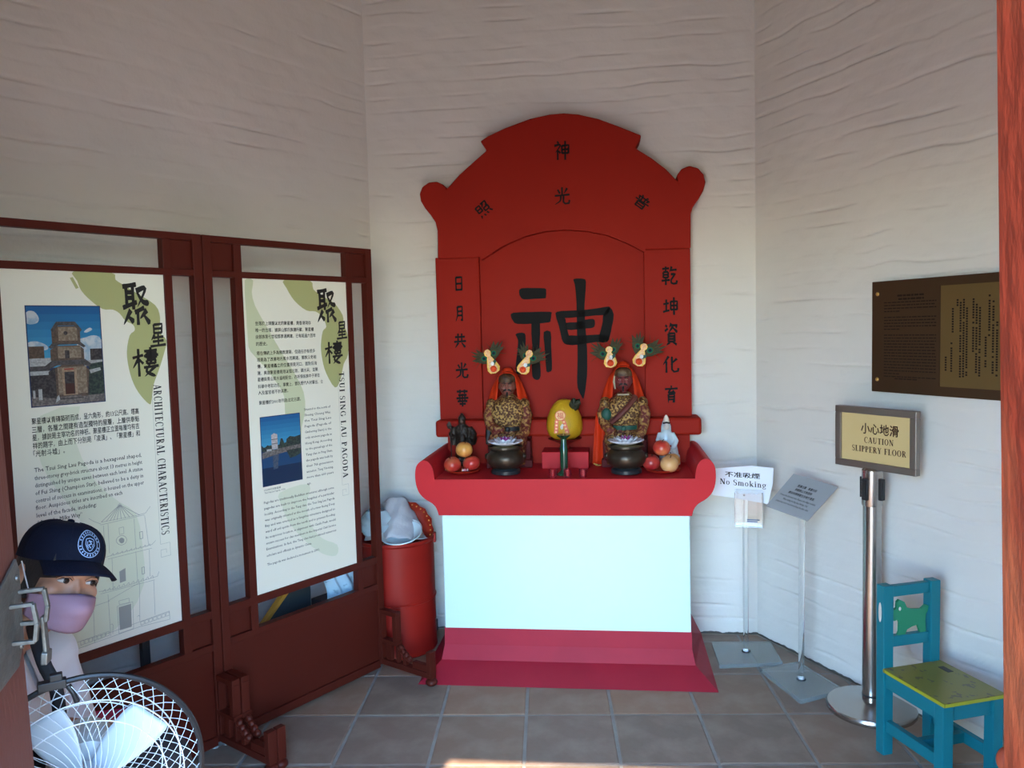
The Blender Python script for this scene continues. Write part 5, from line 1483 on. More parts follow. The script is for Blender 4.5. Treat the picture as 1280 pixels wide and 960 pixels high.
# plate: lower edge and upper edge as real points, leaning back
yb_, yt_ = top.y - .055, top.y + .075
BL, BR = at_depth(957.5, 632, top.y - .015), at_depth(1009.5, 651, top.y - .115)
TL, TRt = at_depth(992, 592, top.y + .115), at_depth(1048, 608.5, top.y + .015)
q = MB(); nrm = (BR - BL).cross(TL - BL).normalized()
if nrm.z < 0: nrm = -nrm
cs = [BL, BR, TRt, TL]
q.add([c - O2 for c in cs] + [c - O2 - nrm * .004 for c in cs], [(0, 1, 2, 3), (7, 6, 5, 4)] + [(i, (i + 1) % 4, 4 + (i + 1) % 4, 4 + i) for i in range(4)])
pt = q.build('notice_plate', M_GREYC, t2, label='grey printed notice plate')
q = MB()
def on_pl(u, w): return (BL * (1 - u) * (1 - w) + BR * u * (1 - w) + TRt * u * w + TL * (1 - u) * w) - O2 + nrm * .0006
def pl_text(s, u0, u1, w0, hh_, bold):
    vs, fs = text_geo(s, bold)
    xa = min(p[0] for p in vs); xb = max(p[0] for p in vs)
    q.add([on_pl(u0 + (u1 - u0) * (p[0] - xa) / (xb - xa), w0 + p[1] * hh_) for p in vs], fs)
pl_text('愛護古蹟　尊重村民', .27, .70, .70, .075, .02); pl_text('參觀屏山文物徑時', .28, .66, .59, .075, .02); pl_text('請保持環境衛生及地方清潔。', .20, .80, .48, .075, .02)
pl_text('Protect the historical relics. Respect the village residents.', .08, .90, .375, .07, .01); pl_text('When visiting the Ping Shan Heritage Trail,', .20, .78, .285, .07, .01); pl_text('please keep your voice low and keep the place clean.', .10, .86, .195, .07, .01)
q.build('lettering', M_PRINT, pt)['kind'] = 'stuff'

# ================================================================== stanchion with framed caution sign
M_STEEL = mat('brushed_steel', (.50, .48, .46), .26, 1.0, var=(.42, .40, .38), var_scale=3, stretch=(1, 1, 30))
M_STEELD = mat('dull_steel_frame', (.30, .26, .23), .38, .9)
M_BLKP = mat('black_plastic', (.015, .015, .016), .4)
P = on_floor(1089, 887)
st = thing('stanchion', 'stainless steel stanchion post with framed caution slippery floor sign', 'sign post', P, 0)
q = MB(); q.lathe([(.160, .001), (.163, .006), (.163, .016), (.158, .024), (.10, .032), (.045, .037), (.040, .040)], n=56); q.build('base', M_STEEL, st, smooth=35)
q = MB(); q.lathe([(.033, .038), (.033, .80)], n=36); q.build('pole', M_STEEL, st, smooth=40)
q = MB(); q.lathe([(.0345, .058), (.0345, .066)], n=36); q.build('ring', M_BLKP, st, smooth=40)
q = MB(); q.lathe([(.036, .80), (.0375, .806), (.0375, .935), (.030, .942)], n=36); q.build('head', M_STEEL, st, smooth=35)
for an in (-61, 29, 119, 209):
    q = MB(); d = dirv(an); s_ = dirv(an + 90); M_ = Matrix(((s_.x, d.x, 0, 0), (s_.y, d.y, 0, 0), (0, 0, 1, 0), (0, 0, 0, 1)))
    q.box(-.011, .011, .034, .047, .825, .905, M_); q.box(-.005, .005, .047, .050, .835, .895, M_)
    q.build('belt_clip', M_BLKP, st, bevel=.002)
F2 = Frame(P + V((0, 0, 0)), -61)
def sf(x, y): return F2.px(x, y, -.005)
fw_, fz0, fz1 = .172, .938, 1.172
xc = (sf(1046.5, 545)[0] + sf(1147, 555)[0]) / 2
def fbox(q, x0, x1, y0, y1, z0, z1):
    R_ = Matrix.Rotation(math.radians(-61), 4, 'Z'); q.box(x0 + xc, x1 + xc, y0, y1, z0, z1, R_)
q = MB(); fbox(q, -fw_ + .01, fw_ - .01, -.004, .008, fz0 + .01, fz1 - .01); fr_ = q.build('sign_frame', M_STEELD, st)
for x0, x1, z0, z1 in ((-fw_, fw_, fz0, fz0 + .026), (-fw_, fw_, fz1 - .026, fz1), (-fw_, -fw_ + .026, fz0 + .026, fz1 - .026), (fw_ - .026, fw_, fz0 + .026, fz1 - .026)):
    q = MB(); fbox(q, x0, x1, -.016, .010, z0, z1); q.build('frame_bar', M_STEELD, fr_, bevel=.0025)
q = MB(); fbox(q, -fw_ + .026, fw_ - .026, -.008, -.0045, fz0 + .026, fz1 - .026); sp = q.build('sign_sheet', mat('gold_sign_sheet', (.60, .44, .20), .35), st, label='gold sheet reading caution slippery floor')
q = MB()
QS = lambda x, y: (1040 + x / 8.73, 500 + y / 8.73)
def sx_(x, y): p = F2.px(*QS(x, y), -.009); return p
a, b = sx_(315, 365), sx_(728, 402)
put_text(q, '小心地滑', a[0], b[0], (a[1] + b[1]) / 2 + .003, .044, -.0086, .022)
a, b = sx_(350, 470), sx_(670, 500); serif_text(q, 'CAUTION', a[0], b[0], (a[1] + b[1]) / 2, .0225, -.0086, False, .12)
a, b = sx_(218, 552), sx_(808, 625); serif_text(q, 'SLIPPERY FLOOR', a[0], b[0], (a[1] + b[1]) / 2, .0225, -.0086, False, .10)
R_ = Matrix.Rotation(math.radians(-61), 4, 'Z'); q.v = [R_ @ p for p in q.v]
q.build('lettering', mat('brown_sign_print', (.055, .022, .010), .5), sp)['kind'] = 'stuff'

# ================================================================== child's chair
M_TEAL = mat('teal_chair_paint', (.006, .15, .19), .4, spec=.3, var=(.008, .18, .225), var_scale=5, bump=.06, bump_scale=40)
M_LIME = mat('olive_lime_seat', (.19, .17, .018), .30, var=(.10, .075, .035), var_scale=34, thresh=(.60, .64), var_amt=1.0, detail=2)
M_LIMEE = mat('lime_seat_edge', (.34, .34, .02), .35)
M_DOG = mat('green_dog_panel', (.012, .20, .10), .4)
SH = .31
bl, br_, fr2, fl = on_floor(1102.5, 836, SH), on_floor(1172, 822, SH), on_floor(1251.5, 866, SH), on_floor(1185.5, 880.6, SH)
ctr_c = (bl + br_ + fr2 + fl) / 4
fx = ((fl - bl) + (fr2 - br_)).normalized(); wx = V((-fx.y, fx.x, 0))
cdep = ((fl - bl).length + (fr2 - br_).length) / 2; cwid = ((br_ - bl).dot(wx) + (fr2 - fl).dot(wx)) / 2
cyaw = math.degrees(math.atan2(fx.y, fx.x))
ch_ = thing('child_chair', 'small teal wooden child\'s chair with worn lime seat and dog cut-out', 'chair', (ctr_c.x, ctr_c.y, 0), cyaw)
# local: +x faces forward, +y to the chair's left (away from the camera)
hd_, hwid = cdep / 2, cwid / 2
pw = .039
q = MB(); q.box(-hd_ + pw * .2, hd_ + .004, -hwid - .004, hwid + .004, SH - .014, SH); se = q.build('seat', M_LIME, ch_, bevel=.003, label='worn olive-lime seat')
q = MB()
for y0 in (-hwid - .0046, hwid + .0040): q.box(-hd_ + .02, hd_ + .003, y0, y0 + .0006, SH - .012, SH - .002)
q.box(hd_ + .0042, hd_ + .0048, -hwid, hwid, SH - .012, SH - .002)
q.build('seat_edge', M_LIMEE, se)
tot = .595
for sy in (-1, 1):
    y0 = sy * (hwid - pw / 2)
    q = MB(); q.box(-hd_ - pw * .75, -hd_ + pw * .25, y0 - pw / 2, y0 + pw / 2, 0, tot); q.build('back_leg', M_TEAL, ch_, bevel=.003)
    q = MB(); q.box(hd_ - pw - .004, hd_ - .004, y0 - pw / 2, y0 + pw / 2, 0, SH - .014); q.build('leg', M_TEAL, ch_, bevel=.003)
    q = MB(); q.box(-hd_ + pw * .25, hd_ - pw - .004, y0 - .012, y0 + .012, SH - .070, SH - .014); q.build('apron_rail', M_TEAL, ch_, bevel=.002)
    q = MB(); q.box(-hd_ + pw * .25, hd_ - pw - .004, y0 - .011, y0 + .011, .085, .125); q.build('stretcher', M_TEAL, ch_, bevel=.002)
iy = hwid - pw
for xx in (-hd_ - .006, hd_ - pw * .7):
    q = MB(); q.box(xx - .010, xx + .012, -iy, iy, SH - .070, SH - .014); q.build('apron_rail', M_TEAL, ch_, bevel=.002)
q = MB(); q.box(-.012, .012, -hwid + pw * .75, hwid - pw * .75, .088, .122); q.build('stretcher', M_TEAL, ch_, bevel=.002)
xb0, xb1 = -hd_ - pw * .55, -hd_ + pw * .05
for z0, z1 in ((.552, .590), (.376, .414)):
    q = MB(); q.box(xb0, xb1, -iy, iy, z0, z1); q.build('back_rail', M_TEAL, ch_, bevel=.003)
# dog outline from the photograph, head towards the near post
QC = lambda x, y: (1060 + x / 3.84, 710 + y / 3.84)
CF = Frame((ctr_c.x, ctr_c.y, 0), cyaw - 90 + 180)     # plane across the chair's back
bp0 = ctr_c + fx * (-hd_ - pw * .25); bp0.z = 0
dog_px = [(203, 225), (207, 205), (228, 188), (230, 160), (240, 150), (262, 160), (275, 188), (300, 195), (345, 193), (365, 175), (378, 178), (375, 200), (365, 215), (362, 250), (365, 300), (340, 306), (328, 265), (300, 275), (275, 290), (262, 322), (232, 322), (240, 300), (242, 260), (235, 240), (215, 250), (204, 245)]
pts = []
for p in dog_px:
    W_ = on_plane(*QC(*p), bp0, fx) - bp0
    pts.append((W_.dot(wx), W_.z))
q = MB()
n = len(pts); xa_ = -hd_ - pw * .30
q.add([(xa_, y, z) for y, z in pts] + [(xa_ + .010, y, z) for y, z in pts], [tuple(range(n)), tuple(range(2 * n - 1, n - 1, -1))] + [(i, (i + 1) % n, n + (i + 1) % n, n + i) for i in range(n)])
q.build('dog_cutout', M_DOG, ch_, bevel=.001, label='green dog-shaped cut-out in the chair back')
q = MB()
ye, ze = [(on_plane(*QC(241, 192), bp0, fx) - bp0).dot(wx), (on_plane(*QC(241, 192), bp0, fx)).z]
q.ball((xa_ + .0105, ye, ze), (.002, .005, .007), 10, 6); q.build('dog_eye', mat('pale_wood_chip', (.6, .55, .48), .6), ch_)
q = MB(); q.box(-hd_ + .055, -hd_ + .10, hwid - .05, hwid - .028, SH, SH + .001); q.build('seat_sticker', mat('dark_sticker', (.03, .03, .035), .5), se)
q = MB(); q.box(-hd_ - pw * .78, -hd_ - pw * .745, -hwid + .006, -hwid + .018, .46, .53); q.ball((-hd_ - pw * .25, -hwid - .0005, .50), (.008, .0012, .035), 10, 6); q.build('chipped_paint', mat('pale_wood_chip', (.6, .55, .48), .6), ch_)['kind'] = 'stuff'

# ================================================================== red bin in the corner with its contents
M_BIN = mat('red_enamel_bin', (.33, .016, .010), .38, spec=.3, var=(.26, .012, .009), var_scale=7, bump=.08, bump_scale=14)
BC = V((-.572, 3.745, 0))
t = thing('metal_bin', 'round red metal bin standing in the corner between screen and altar', 'bin', BC, 0)
q = MB(); q.lathe([(.180, .004), (.183, .012), (.180, .03), (.180, .24), (.180, .246), (.1845, .250), (.1845, .254), (.180, .258), (.180, .264), (.180, .512), (.180, .52), (.186, .528), (.186, .540), (.176, .540), (.174, .50), (.172, .05), (.001, .04)], n=56); q.build('drum', M_BIN, t, smooth=28)
q = MB(); q.box(.180, .192, -.02, .012, .505, .55); q.build('rim_lug', M_BIN, t, bevel=.003)
# lacquer tray standing in it
tp_ = at_depth(510, 668, 3.80)
t = thing('lacquer_tray', 'round red lacquer tray with gold dotted scalloped rim, standing in the red bin', 'tray', (BC.x + .04, BC.y + .055, .52), -4)
q = MB(); tm = Matrix.Translation((0, 0, .03)) @ Matrix.Rotation(math.radians(78), 4, 'X')
prof = []
nn = 64
vs = [(0, 0, .0)]; fs = []
for k2, (rr, zz) in enumerate(((.10, 0), (.115, .002), (.135, .012), (.137, .014), (.133, .008), (.112, -.003), (.001, -.004))):
    for i in range(nn):
        sc_ = 1 + (.025 * math.cos(i * 2 * PI / nn * 16) if 2 <= k2 <= 4 else 0)
        a_ = 2 * PI * i / nn; vs.append((rr * sc_ * math.cos(a_), rr * sc_ * math.sin(a_), zz))
for i in range(nn): fs.append((0, 1 + i, 1 + (i + 1) % nn))
for k2 in range(6):
    for i in range(nn): fs.append((1 + k2 * nn + i, 1 + k2 * nn + (i + 1) % nn, 1 + (k2 + 1) * nn + (i + 1) % nn, 1 + (k2 + 1) * nn + i))
q.add(vs, fs, tm); q.build('disc', mat('lacquer_red', (.30, .022, .010), .25), t, smooth=40)
q = MB()
for i in range(34):
    a_ = 2 * PI * i / 34; q.ball((.124 * math.cos(a_), .124 * math.sin(a_), .009), (.0042, .0042, .003), 6, 5, tm)
q.build('gold_dots', mat('gold_dot_paint', (.80, .36, .06), .4, .3), t)['kind'] = 'stuff'
# basin lying in the mouth of the bin
t = thing('basin', 'pale blue-white enamel basin tipped in the mouth of the red bin', 'basin', (BC.x + .045, BC.y - .085, .535), 0)
t.rotation_euler = (math.radians(18), math.radians(-8), math.radians(10))
q = MB(); q.lathe([(.035, .0), (.055, .004), (.080, .028), (.092, .040), (.098, .042), (.096, .046), (.088, .043), (.074, .028), (.05, .009), (.001, .006)], n=40); q.build('bowl', mat('pale_enamel', (.62, .74, .78), .2), t, smooth=True)
t = thing('bowl', 'small white bowl wedged behind the tipped basin', 'bowl', (BC.x + .075, BC.y - .015, .55), 0)
t.rotation_euler = (math.radians(40), math.radians(15), 0)
q = MB(); q.lathe([(.020, .0), (.024, .004), (.040, .022), (.050, .044), (.047, .045), (.036, .024), (.001, .008)], n=30); q.build('dish', mat('white_china', (.72, .74, .74), .25), t, smooth=True)
# bags
def lumpy(q, fn, nu, nv, seed, amp, M=None):
    r = random.Random(seed); ph = [(r.uniform(3, 22), r.uniform(3, 22), r.uniform(0, 6), r.uniform(.3, 1)) for _ in range(9)]
    def g(u, w):
        p = V(fn(u, w)); d = sum(a4 * math.sin(a1 * u * 2 + a2 * w + a3) for a1, a2, a3, a4 in ph) * amp
        c_ = V((0, 0, p.z)); n_ = (p - c_); 
        if n_.length > 1e-6: n_.normalize()
        return p + n_ * d
    q.grid(g, nu, nv, M)
t = thing('cloth_bag', 'crumpled grey-white plastic cover draped over the lacquer tray', 'bag', (BC.x - .035, BC.y - .045, .545), 0)
q = MB()
def cover(u, w):
    a_ = PI * (.02 + .96 * u)
    r_ = .132 + .012 * math.sin(u * 13)
    x = -r_ * math.cos(a_) * (.95 + .12 * w) + .02 + .03 * w; z = .035 + r_ * .98 * math.sin(a_) * (1 - .30 * w) - .115 * w * (1 - .2 * math.cos(a_)) + .006 * math.sin(u * 31 + w * 7)
    y = .088 - .130 * w - .03 * math.sin(a_) * w + .006 * math.sin(u * 23 + w * 9) + .004 * math.sin(w * 20)
    return (x, y, max(z, .0))
q.grid(cover, 44, 14); q.build('cover', mat('grey_white_film', (.46, .45, .47), .45, var=(.56, .55, .56), var_scale=14, bump=.5, bump_scale=40), t, smooth='all', thick=.002)
t = thing('shopping_bag', 'pale blue and white tied shopping bag on the red bin, behind the screen', 'bag', (BC.x - .085, BC.y - .03, .546), 0)
q = MB(); lumpy(q, lambda u, w: (((.062 * (1 - .30 * w ** 3) * math.sin(PI * min(1, .22 + w * .55))) + .012) * math.cos(2 * PI * u), ((.055 * math.sin(PI * min(1, .22 + w * .55))) + .012) * math.sin(2 * PI * u), .125 * w), 28, 12, 5, .0030)
q.build('sack', mat('pale_blue_bag', (.50, .64, .70), .5, var=(.06, .20, .26), var_scale=26, thresh=(.62, .68), bump=.4, bump_scale=40), t, smooth='all')
q = MB(); q.ball((-.006, -.01, .128), (.022, .014, .020), 10, 8); q.ball((.016, -.012, .132), (.012, .01, .012), 10, 8); q.build('knot', mat('dark_purple_tie', (.05, .012, .03), .6), t, smooth=True)
# black adapter box on the floor by the altar
P = on_floor(541, 797)
t = thing('adapter_box', 'small black electrical box on the floor between bin and altar', 'box', (P.x - .02, 3.915, 0), -7)
q = MB(); q.box(-.035, .035, -.03, .03, .001, .06); q.build('case', M_BLKP, t, bevel=.004)
q = MB(); q.box(-.026, .02, -.0306, -.030, .038, .052); q.build('sticker', mat('grey_sticker', (.3, .33, .34), .5), t)
# things stored behind the right-hand screen
F0 = SCR[0]
Pw = F0.world(0, .175, 0)
t = thing('folding_table', 'dark grey folded table top with yellow edge, stored behind the maroon screen', 'table', Pw, 53)
q = MB(); q.prism([(-.33, .118), (-.215, .003), (.14, .003), (.14, .425), (.03, .425)], 0, .022); q.build('top', mat('dark_grey_laminate', (.030, .038, .042), .6, spec=.2), t, bevel=.002)
q = MB(); q.prism([(-.347, .112), (-.330, .119), (.03, .426), (.018, .440)], -.003, .025); q.build('edge_band', mat('yellow_wood_edge', (.42, .20, .025), .5), t, bevel=.002)
Pw = F0.world(.25, .10, 0)
t = thing('carrier_bag', 'pale blue printed paper bag hanging low behind the maroon screen', 'bag', (Pw.x, Pw.y, 0), 53)
q = MB()
q.grid(lambda u, w: (-.085 + .17 * u + .01 * math.sin(w * 6), -.018 * math.sin(PI * u) + .012 * math.sin(u * 16 + w * 3), .335 + .165 * w + .02 * (abs(u - .42) * 2) * (1 - w)), 16, 8)
q.build('paper', mat('pale_blue_paper', (.42, .60, .72), .5, var=(.12, .22, .32), var_scale=30, thresh=(.6, .66)), t, smooth='all', thick=.002)
q = MB(); q.box(-.10, .12, .008, .09, .001, .36); q.build('carton', mat('dark_carton', (.018, .018, .022), .6), t, bevel=.004)
# dark upright leg seen through the left-hand screen's low slot
F1 = SCR[1]
lp = on_plane(181, 812, F1.world(0, .16, 0), F1.y)
t = thing('folded_trestle', 'dark trestle leg standing behind the architecture screen', 'trestle', (lp.x, lp.y, 0), 53)
for dx in (0, -.5):
    q = MB(); q.box(-.014 + dx, .014 + dx, -.012, .012, .001, .52); q.build('leg', mat('dark_stained_wood', (.03, .025, .024), .5), t, bevel=.002)
q = MB(); q.box(-.53, .03, -.02, .02, .20, .23); q.build('crossbar', MATS['dark_stained_wood'], t, bevel=.002)
# scrap of white lace paper on the floor
P = on_floor(262, 936)
t = thing('paper_scrap', 'white lacy paper scrap on the floor under the architecture screen', 'paper', (P.x, P.y, .0015), 40)
q = MB(); q.grid(lambda u, w: ((u - .5) * .12, (w - .5) * .035 + .004 * math.sin(u * 25), .003 * (1 + math.sin(u * 18 + w * 7))), 24, 4)
q.build('sheet', mat('lace_paper', (.55, .62, .62), .7, var=(.12, .12, .12), var_scale=60, thresh=(.5, .55)), t, smooth='all', thick=.0006)

# ================================================================== standing fan
FC = at_depth(108, 979, 1.50)
FR = .2105
fdir = V((-FC.x, -FC.y, 0)).normalized()                    # faces the doorway
fyaw = math.degrees(math.atan2(fdir.y, fdir.x)) + 90
fan = thing('standing_fan', 'standing electric fan with black rim, white wire guard and pale blades', 'fan', (FC.x, FC.y, 0), fyaw)
H_ = FC.z
M_WIRE = mat('white_coated_wire', (.62, .66, .68), .35)
M_RIM = mat('black_rubber_rim', (.012, .012, .013), .45)
M_BLADE = mat('pale_grey_blade', (.44, .50, .54), .3, coat=.3)
M_FANB = mat('pale_fan_plastic', (.50, .55, .56), .35)
def ring(r, y, n=72): return [(r * math.cos(2 * PI * i / n), y, H_ + r * math.sin(2 * PI * i / n)) for i in range(n)]
q = MB(); q.tube(ring(FR, 0), .0060, 8, True); q.build('rim', M_RIM, fan, smooth=True)
def guard(name, sgn, depth, spin, nw):
    q = MB()
    for k in range(nw):
        a0 = 2 * PI * k / nw
        pts = []
        for i in range(9):
            s = i / 8
            r = .045 + (FR - .045) * s
            a = a0 + spin * s ** 1.2
            y = sgn * depth * (1 - (s ** 2.6))
            pts.append((r * math.cos(a), y, H_ + r * math.sin(a)))
        q.tube(pts, .00075, 4)
    g = q.build(name, M_WIRE, fan, smooth=True)
    g['kind'] = 'stuff'
    for rr in (.67, .825):
        r = FR * rr; s = (r - .045) / (FR - .045)
        q = MB(); q.tube(ring(r, sgn * (depth * (1 - s ** 2.6) + .001)), .0013, 6, True)
        q.build('guard_ring', M_WIRE, g, smooth=True)
    return g
guard('front_guard', -1, .062, .55, 50)
guard('rear_guard', 1, .055, -.55, 50)
q = MB(); q.loft([(0, 0, 0, .046, .046), (0, 0, .006, .046, .046), (0, 0, .010, .038, .038)], 32, Matrix.Translation((0, -.058, H_)) @ Matrix.Rotation(PI / 2, 4, 'X')); q.build('guard_badge', M_FANB, fan, smooth=40)
# blades
for k in range(5):
    A0 = math.radians(49 + 72 * k)
    q = MB()
    def bl_(u, w):
        r = .030 + .132 * w
        half_w = .014 + .027 * math.sin(min(w * 1.12, 1) * PI * .56)
        if w > .88: half_w *= 1 - .10 * ((w - .88) / .12) ** 2
        t_ = (u - .5) * 2
        tang = t_ * half_w + .020 * w
        yy = -.005 - .020 * t_ * (1 - .25 * w)
        x = r * math.cos(A0) - tang * math.sin(A0) * -1; z = r * math.sin(A0) + tang * math.cos(A0) * -1
        return (x, yy, H_ + z)
    q.grid(bl_, 10, 14)
    q.build('blade', M_BLADE, fan, smooth='all', thick=.002)
q = MB(); q.loft([(0, 0, -.02, .036, .036), (0, 0, .016, .036, .036), (0, 0, .026, .026, .026)], 28, Matrix.Translation((0, -.004, H_)) @ Matrix.Rotation(PI / 2, 4, 'X')); q.build('hub', M_BLADE, fan, smooth=40)
q = MB(); q.loft([(0, 0, 0, .062, .062), (0, 0, .05, .070, .070), (0, 0, .12, .062, .062), (0, 0, .15, .040, .040)], 28, Matrix.Translation((0, .045, H_)) @ Matrix.Rotation(-PI / 2, 4, 'X')); q.build('motor_housing', M_FANB, fan, smooth=40)
q = MB(); q.tube([(0, .075, H_ - .05), (0, .075, H_ - .12)], .022, 16); q.build('neck', M_FANB, fan, smooth=True)
q = MB(); q.tube([(0, .045, .03), (0, .075, H_ - .11)], .0125, 18); q.build('pole', mat('fan_pole_steel', (.5, .5, .5), .3, .9), fan, smooth=True)
q = MB(); q.lathe([(.120, .001), (.124, .008), (.118, .020), (.05, .034), (.02, .05)], (0, .035, 0), 40); q.build('base', M_FANB, fan, smooth=True)
# rim clip with its black tie at the top
q = MB()
ca = math.radians(101)
cx_, cz_ = FR * math.cos(ca), FR * math.sin(ca) + H_
q.box(cx_ - .030, cx_ + .018, -.010, .010, cz_ - .007, cz_ + .010); q.box(cx_ - .010, cx_ + .012, -.008, .008, cz_ + .006, cz_ + .022); q.tube([(cx_ + .02, -.004, cz_ - .004), (cx_ + .028, -.008, cz_ - .02), (cx_ + .034, -.006, cz_ - .040)], [.006, .005, .006], 8)
q.build('rim_clip', M_RIM, fan, bevel=.002)

# ================================================================== person seated behind the door leaf
HD = 1.78                                                   # depth of the head
Hc = at_depth(74, 719, HD)
view = V((-Hc.x, -Hc.y, 0)).normalized()
img_r = V((-view.y, view.x, 0))                             # picture right, seen from the camera
ang0 = math.atan2(view.y, view.x)
hf = V((math.cos(ang0 + math.radians(33)), math.sin(ang0 + math.radians(33)), .24)).normalized()
hu = (V((0, 0, 1)) + img_r * .33 - view * .17).normalized()
hf = (hf - hu * hf.dot(hu)).normalized()
hs = hf.cross(hu)                                           # towards the person's right... picture side left/right
PB0 = Hc - img_r * .22 - view * .0; PB0.z = 0                        # floor under the hips
person = thing('person', 'seated person in navy cap, lilac face mask and white shirt, peeking from behind the door', 'person', PB0, 0)
def hl(s, f, u): return Hc + hs * s + hf * f + hu * u - PB0  # head frame -> local
HM = Matrix(((hs.x, hf.x, hu.x, Hc.x - PB0.x), (hs.y, hf.y, hu.y, Hc.y - PB0.y), (hs.z, hf.z, hu.z, Hc.z - PB0.z), (0, 0, 0, 1)))
M_SKIN = mat('warm_skin', (.42, .20, .12), .5, var=(.36, .16, .095), var_scale=12)
M_SHIRT = mat('white_shirt', (.70, .68, .70), .7, bump=.25, bump_scale=18)
M_TROU = mat('dark_trousers', (.022, .022, .028), .8)
M_NAVY = mat('navy_cap_cloth', (.005, .007, .019), .8, spec=.2, bump=.15, bump_scale=160)
M_MASK = mat('lilac_mask', (.32, .185, .24), .7, bump=.08, bump_scale=60)
M_HAIR2 = mat('dark_hair', (.020, .014, .012), .55, bump=.4, bump_scale=120, stretch=(1, 1, .2))

bd_f = V((1.0, -.05, 0)).normalized(); bd_s = V((bd_f.y, -bd_f.x, 0))     # body faces across the doorway; bd_s = its right
def L(f, s, z): return bd_f * f + bd_s * s + V((0, 0, z))
neck_base = Hc - img_r * .135 - view * .015 + V((0, 0, -.165)) - PB0
nb = neck_base
hip = L(0, 0, .50)
def cap(q, a, b, ra, rb, n=14):
    a, b = V(a), V(b)
    q.tube([a + (b - a) * t for t in (0, .25, .5, .75, 1)], [ra + (rb - ra) * t for t in (0, .25, .5, .75, 1)], n); q.ball(a, ra, n, 8); q.ball(b, rb, n, 8)
mid = hip + (nb - hip) * .55 + bd_f * -.02
shl = [nb + bd_s * s * .165 + V((0, 0, -.065)) for s in (1, -1)]
elb = [shl[0] + bd_f * .06 + V((0, 0, -.27)) + bd_s * .03, shl[1] + bd_f * .06 + V((0, 0, -.27)) - bd_s * .03]
wri = [L(.17, .07, .60), L(.17, -.14, .60)]
knee = [L(.36, .07, .50), L(.36, -.17, .50)]
ank = [L(.27, .015, .09), L(.29, -.18, .09)]
def trunk(q, e):
    q.tube([hip + V((0, 0, -.04)), hip + V((0, 0, .06)), mid, nb + V((0, 0, -.13)), nb + V((0, 0, -.05))], [.115 + e, .118 + e, .112 + e, .098 + e, .068 + e], 20)
    for s in (1, -1): q.ball(hip + bd_s * s * .08, .105 + e)
    for s in (0, 1): cap(q, nb + V((0, 0, -.085)), shl[s], .070 + e, .062 + e)
    q.ball(nb + V((0, 0, -.16)) + bd_s * .075, .082 + e); q.ball(nb + V((0, 0, -.16)) - bd_s * .075, .082 + e)
def arms(q, e, fore=True):
    for s in (0, 1):
        cap(q, shl[s], elb[s], .054 + e, .042 + e)
        if fore: cap(q, elb[s], wri[s], .040 + e, .028 + e)
def legs(q, e):
    for s in (0, 1):
        sd = (1, -1)[s]
        cap(q, hip + bd_s * sd * .085 + V((0, 0, -.02)), knee[s], .085 + e, .060 + e); cap(q, knee[s], ank[s], .058 + e, .038 + e)
# body: one skin from head to feet
q = MB()
trunk(q, 0); arms(q, 0); legs(q, 0)
for s in (0, 1):
    sd = (1, -1)[s]
    q.loft([(0, 0, .004, .045, .125), (0, 0, .03, .043, .12), (0, -.04, .07, .036, .07)], 14, Matrix.Translation(ank[s] + bd_f * .07 + V((0, 0, -.088))) @ Matrix.Rotation(math.atan2(bd_f.y, bd_f.x) - PI / 2, 4, 'Z'))
    # hand resting on the thigh: palm, four fingers and thumb
    w0 = wri[s]; pd_ = (knee[s] - hip).normalized(); pu = V((0, 0, 1))
    pm = w0 + pd_ * .055 + V((0, 0, -.015)); q.ball(pm, (.034, .034, .018)); cap(q, w0, pm, .026, .026)
    for k in range(4):
        o_ = bd_s * (k - 1.5) * .019; ln = (.058, .072, .068, .050)[k]
        a_ = pm + o_ + pd_ * .022; b_ = a_ + pd_ * ln * .5 + V((0, 0, .004)); c_ = b_ + pd_ * ln * .5 + V((0, 0, -.016))
        q.tube([a_, b_, c_], [.0095, .0090, .0075], 10); q.ball(c_, .0075, 10, 6)
    th0 = pm - bd_s * sd * .026 - pd_ * .01; th1 = th0 - bd_s * sd * .022 + pd_ * .03; th2 = th1 + pd_ * .026 + V((0, 0, -.01))
    q.tube([th0, th1, th2], [.012, .010, .008], 10); q.ball(th2, .008, 10, 6)
cap(q, nb + V((0, 0, -.05)), nb + V((0, 0, .02)), .058, .056); cap(q, nb + V((0, 0, .02)), hl(0, -.018, -.06), .056, .054)
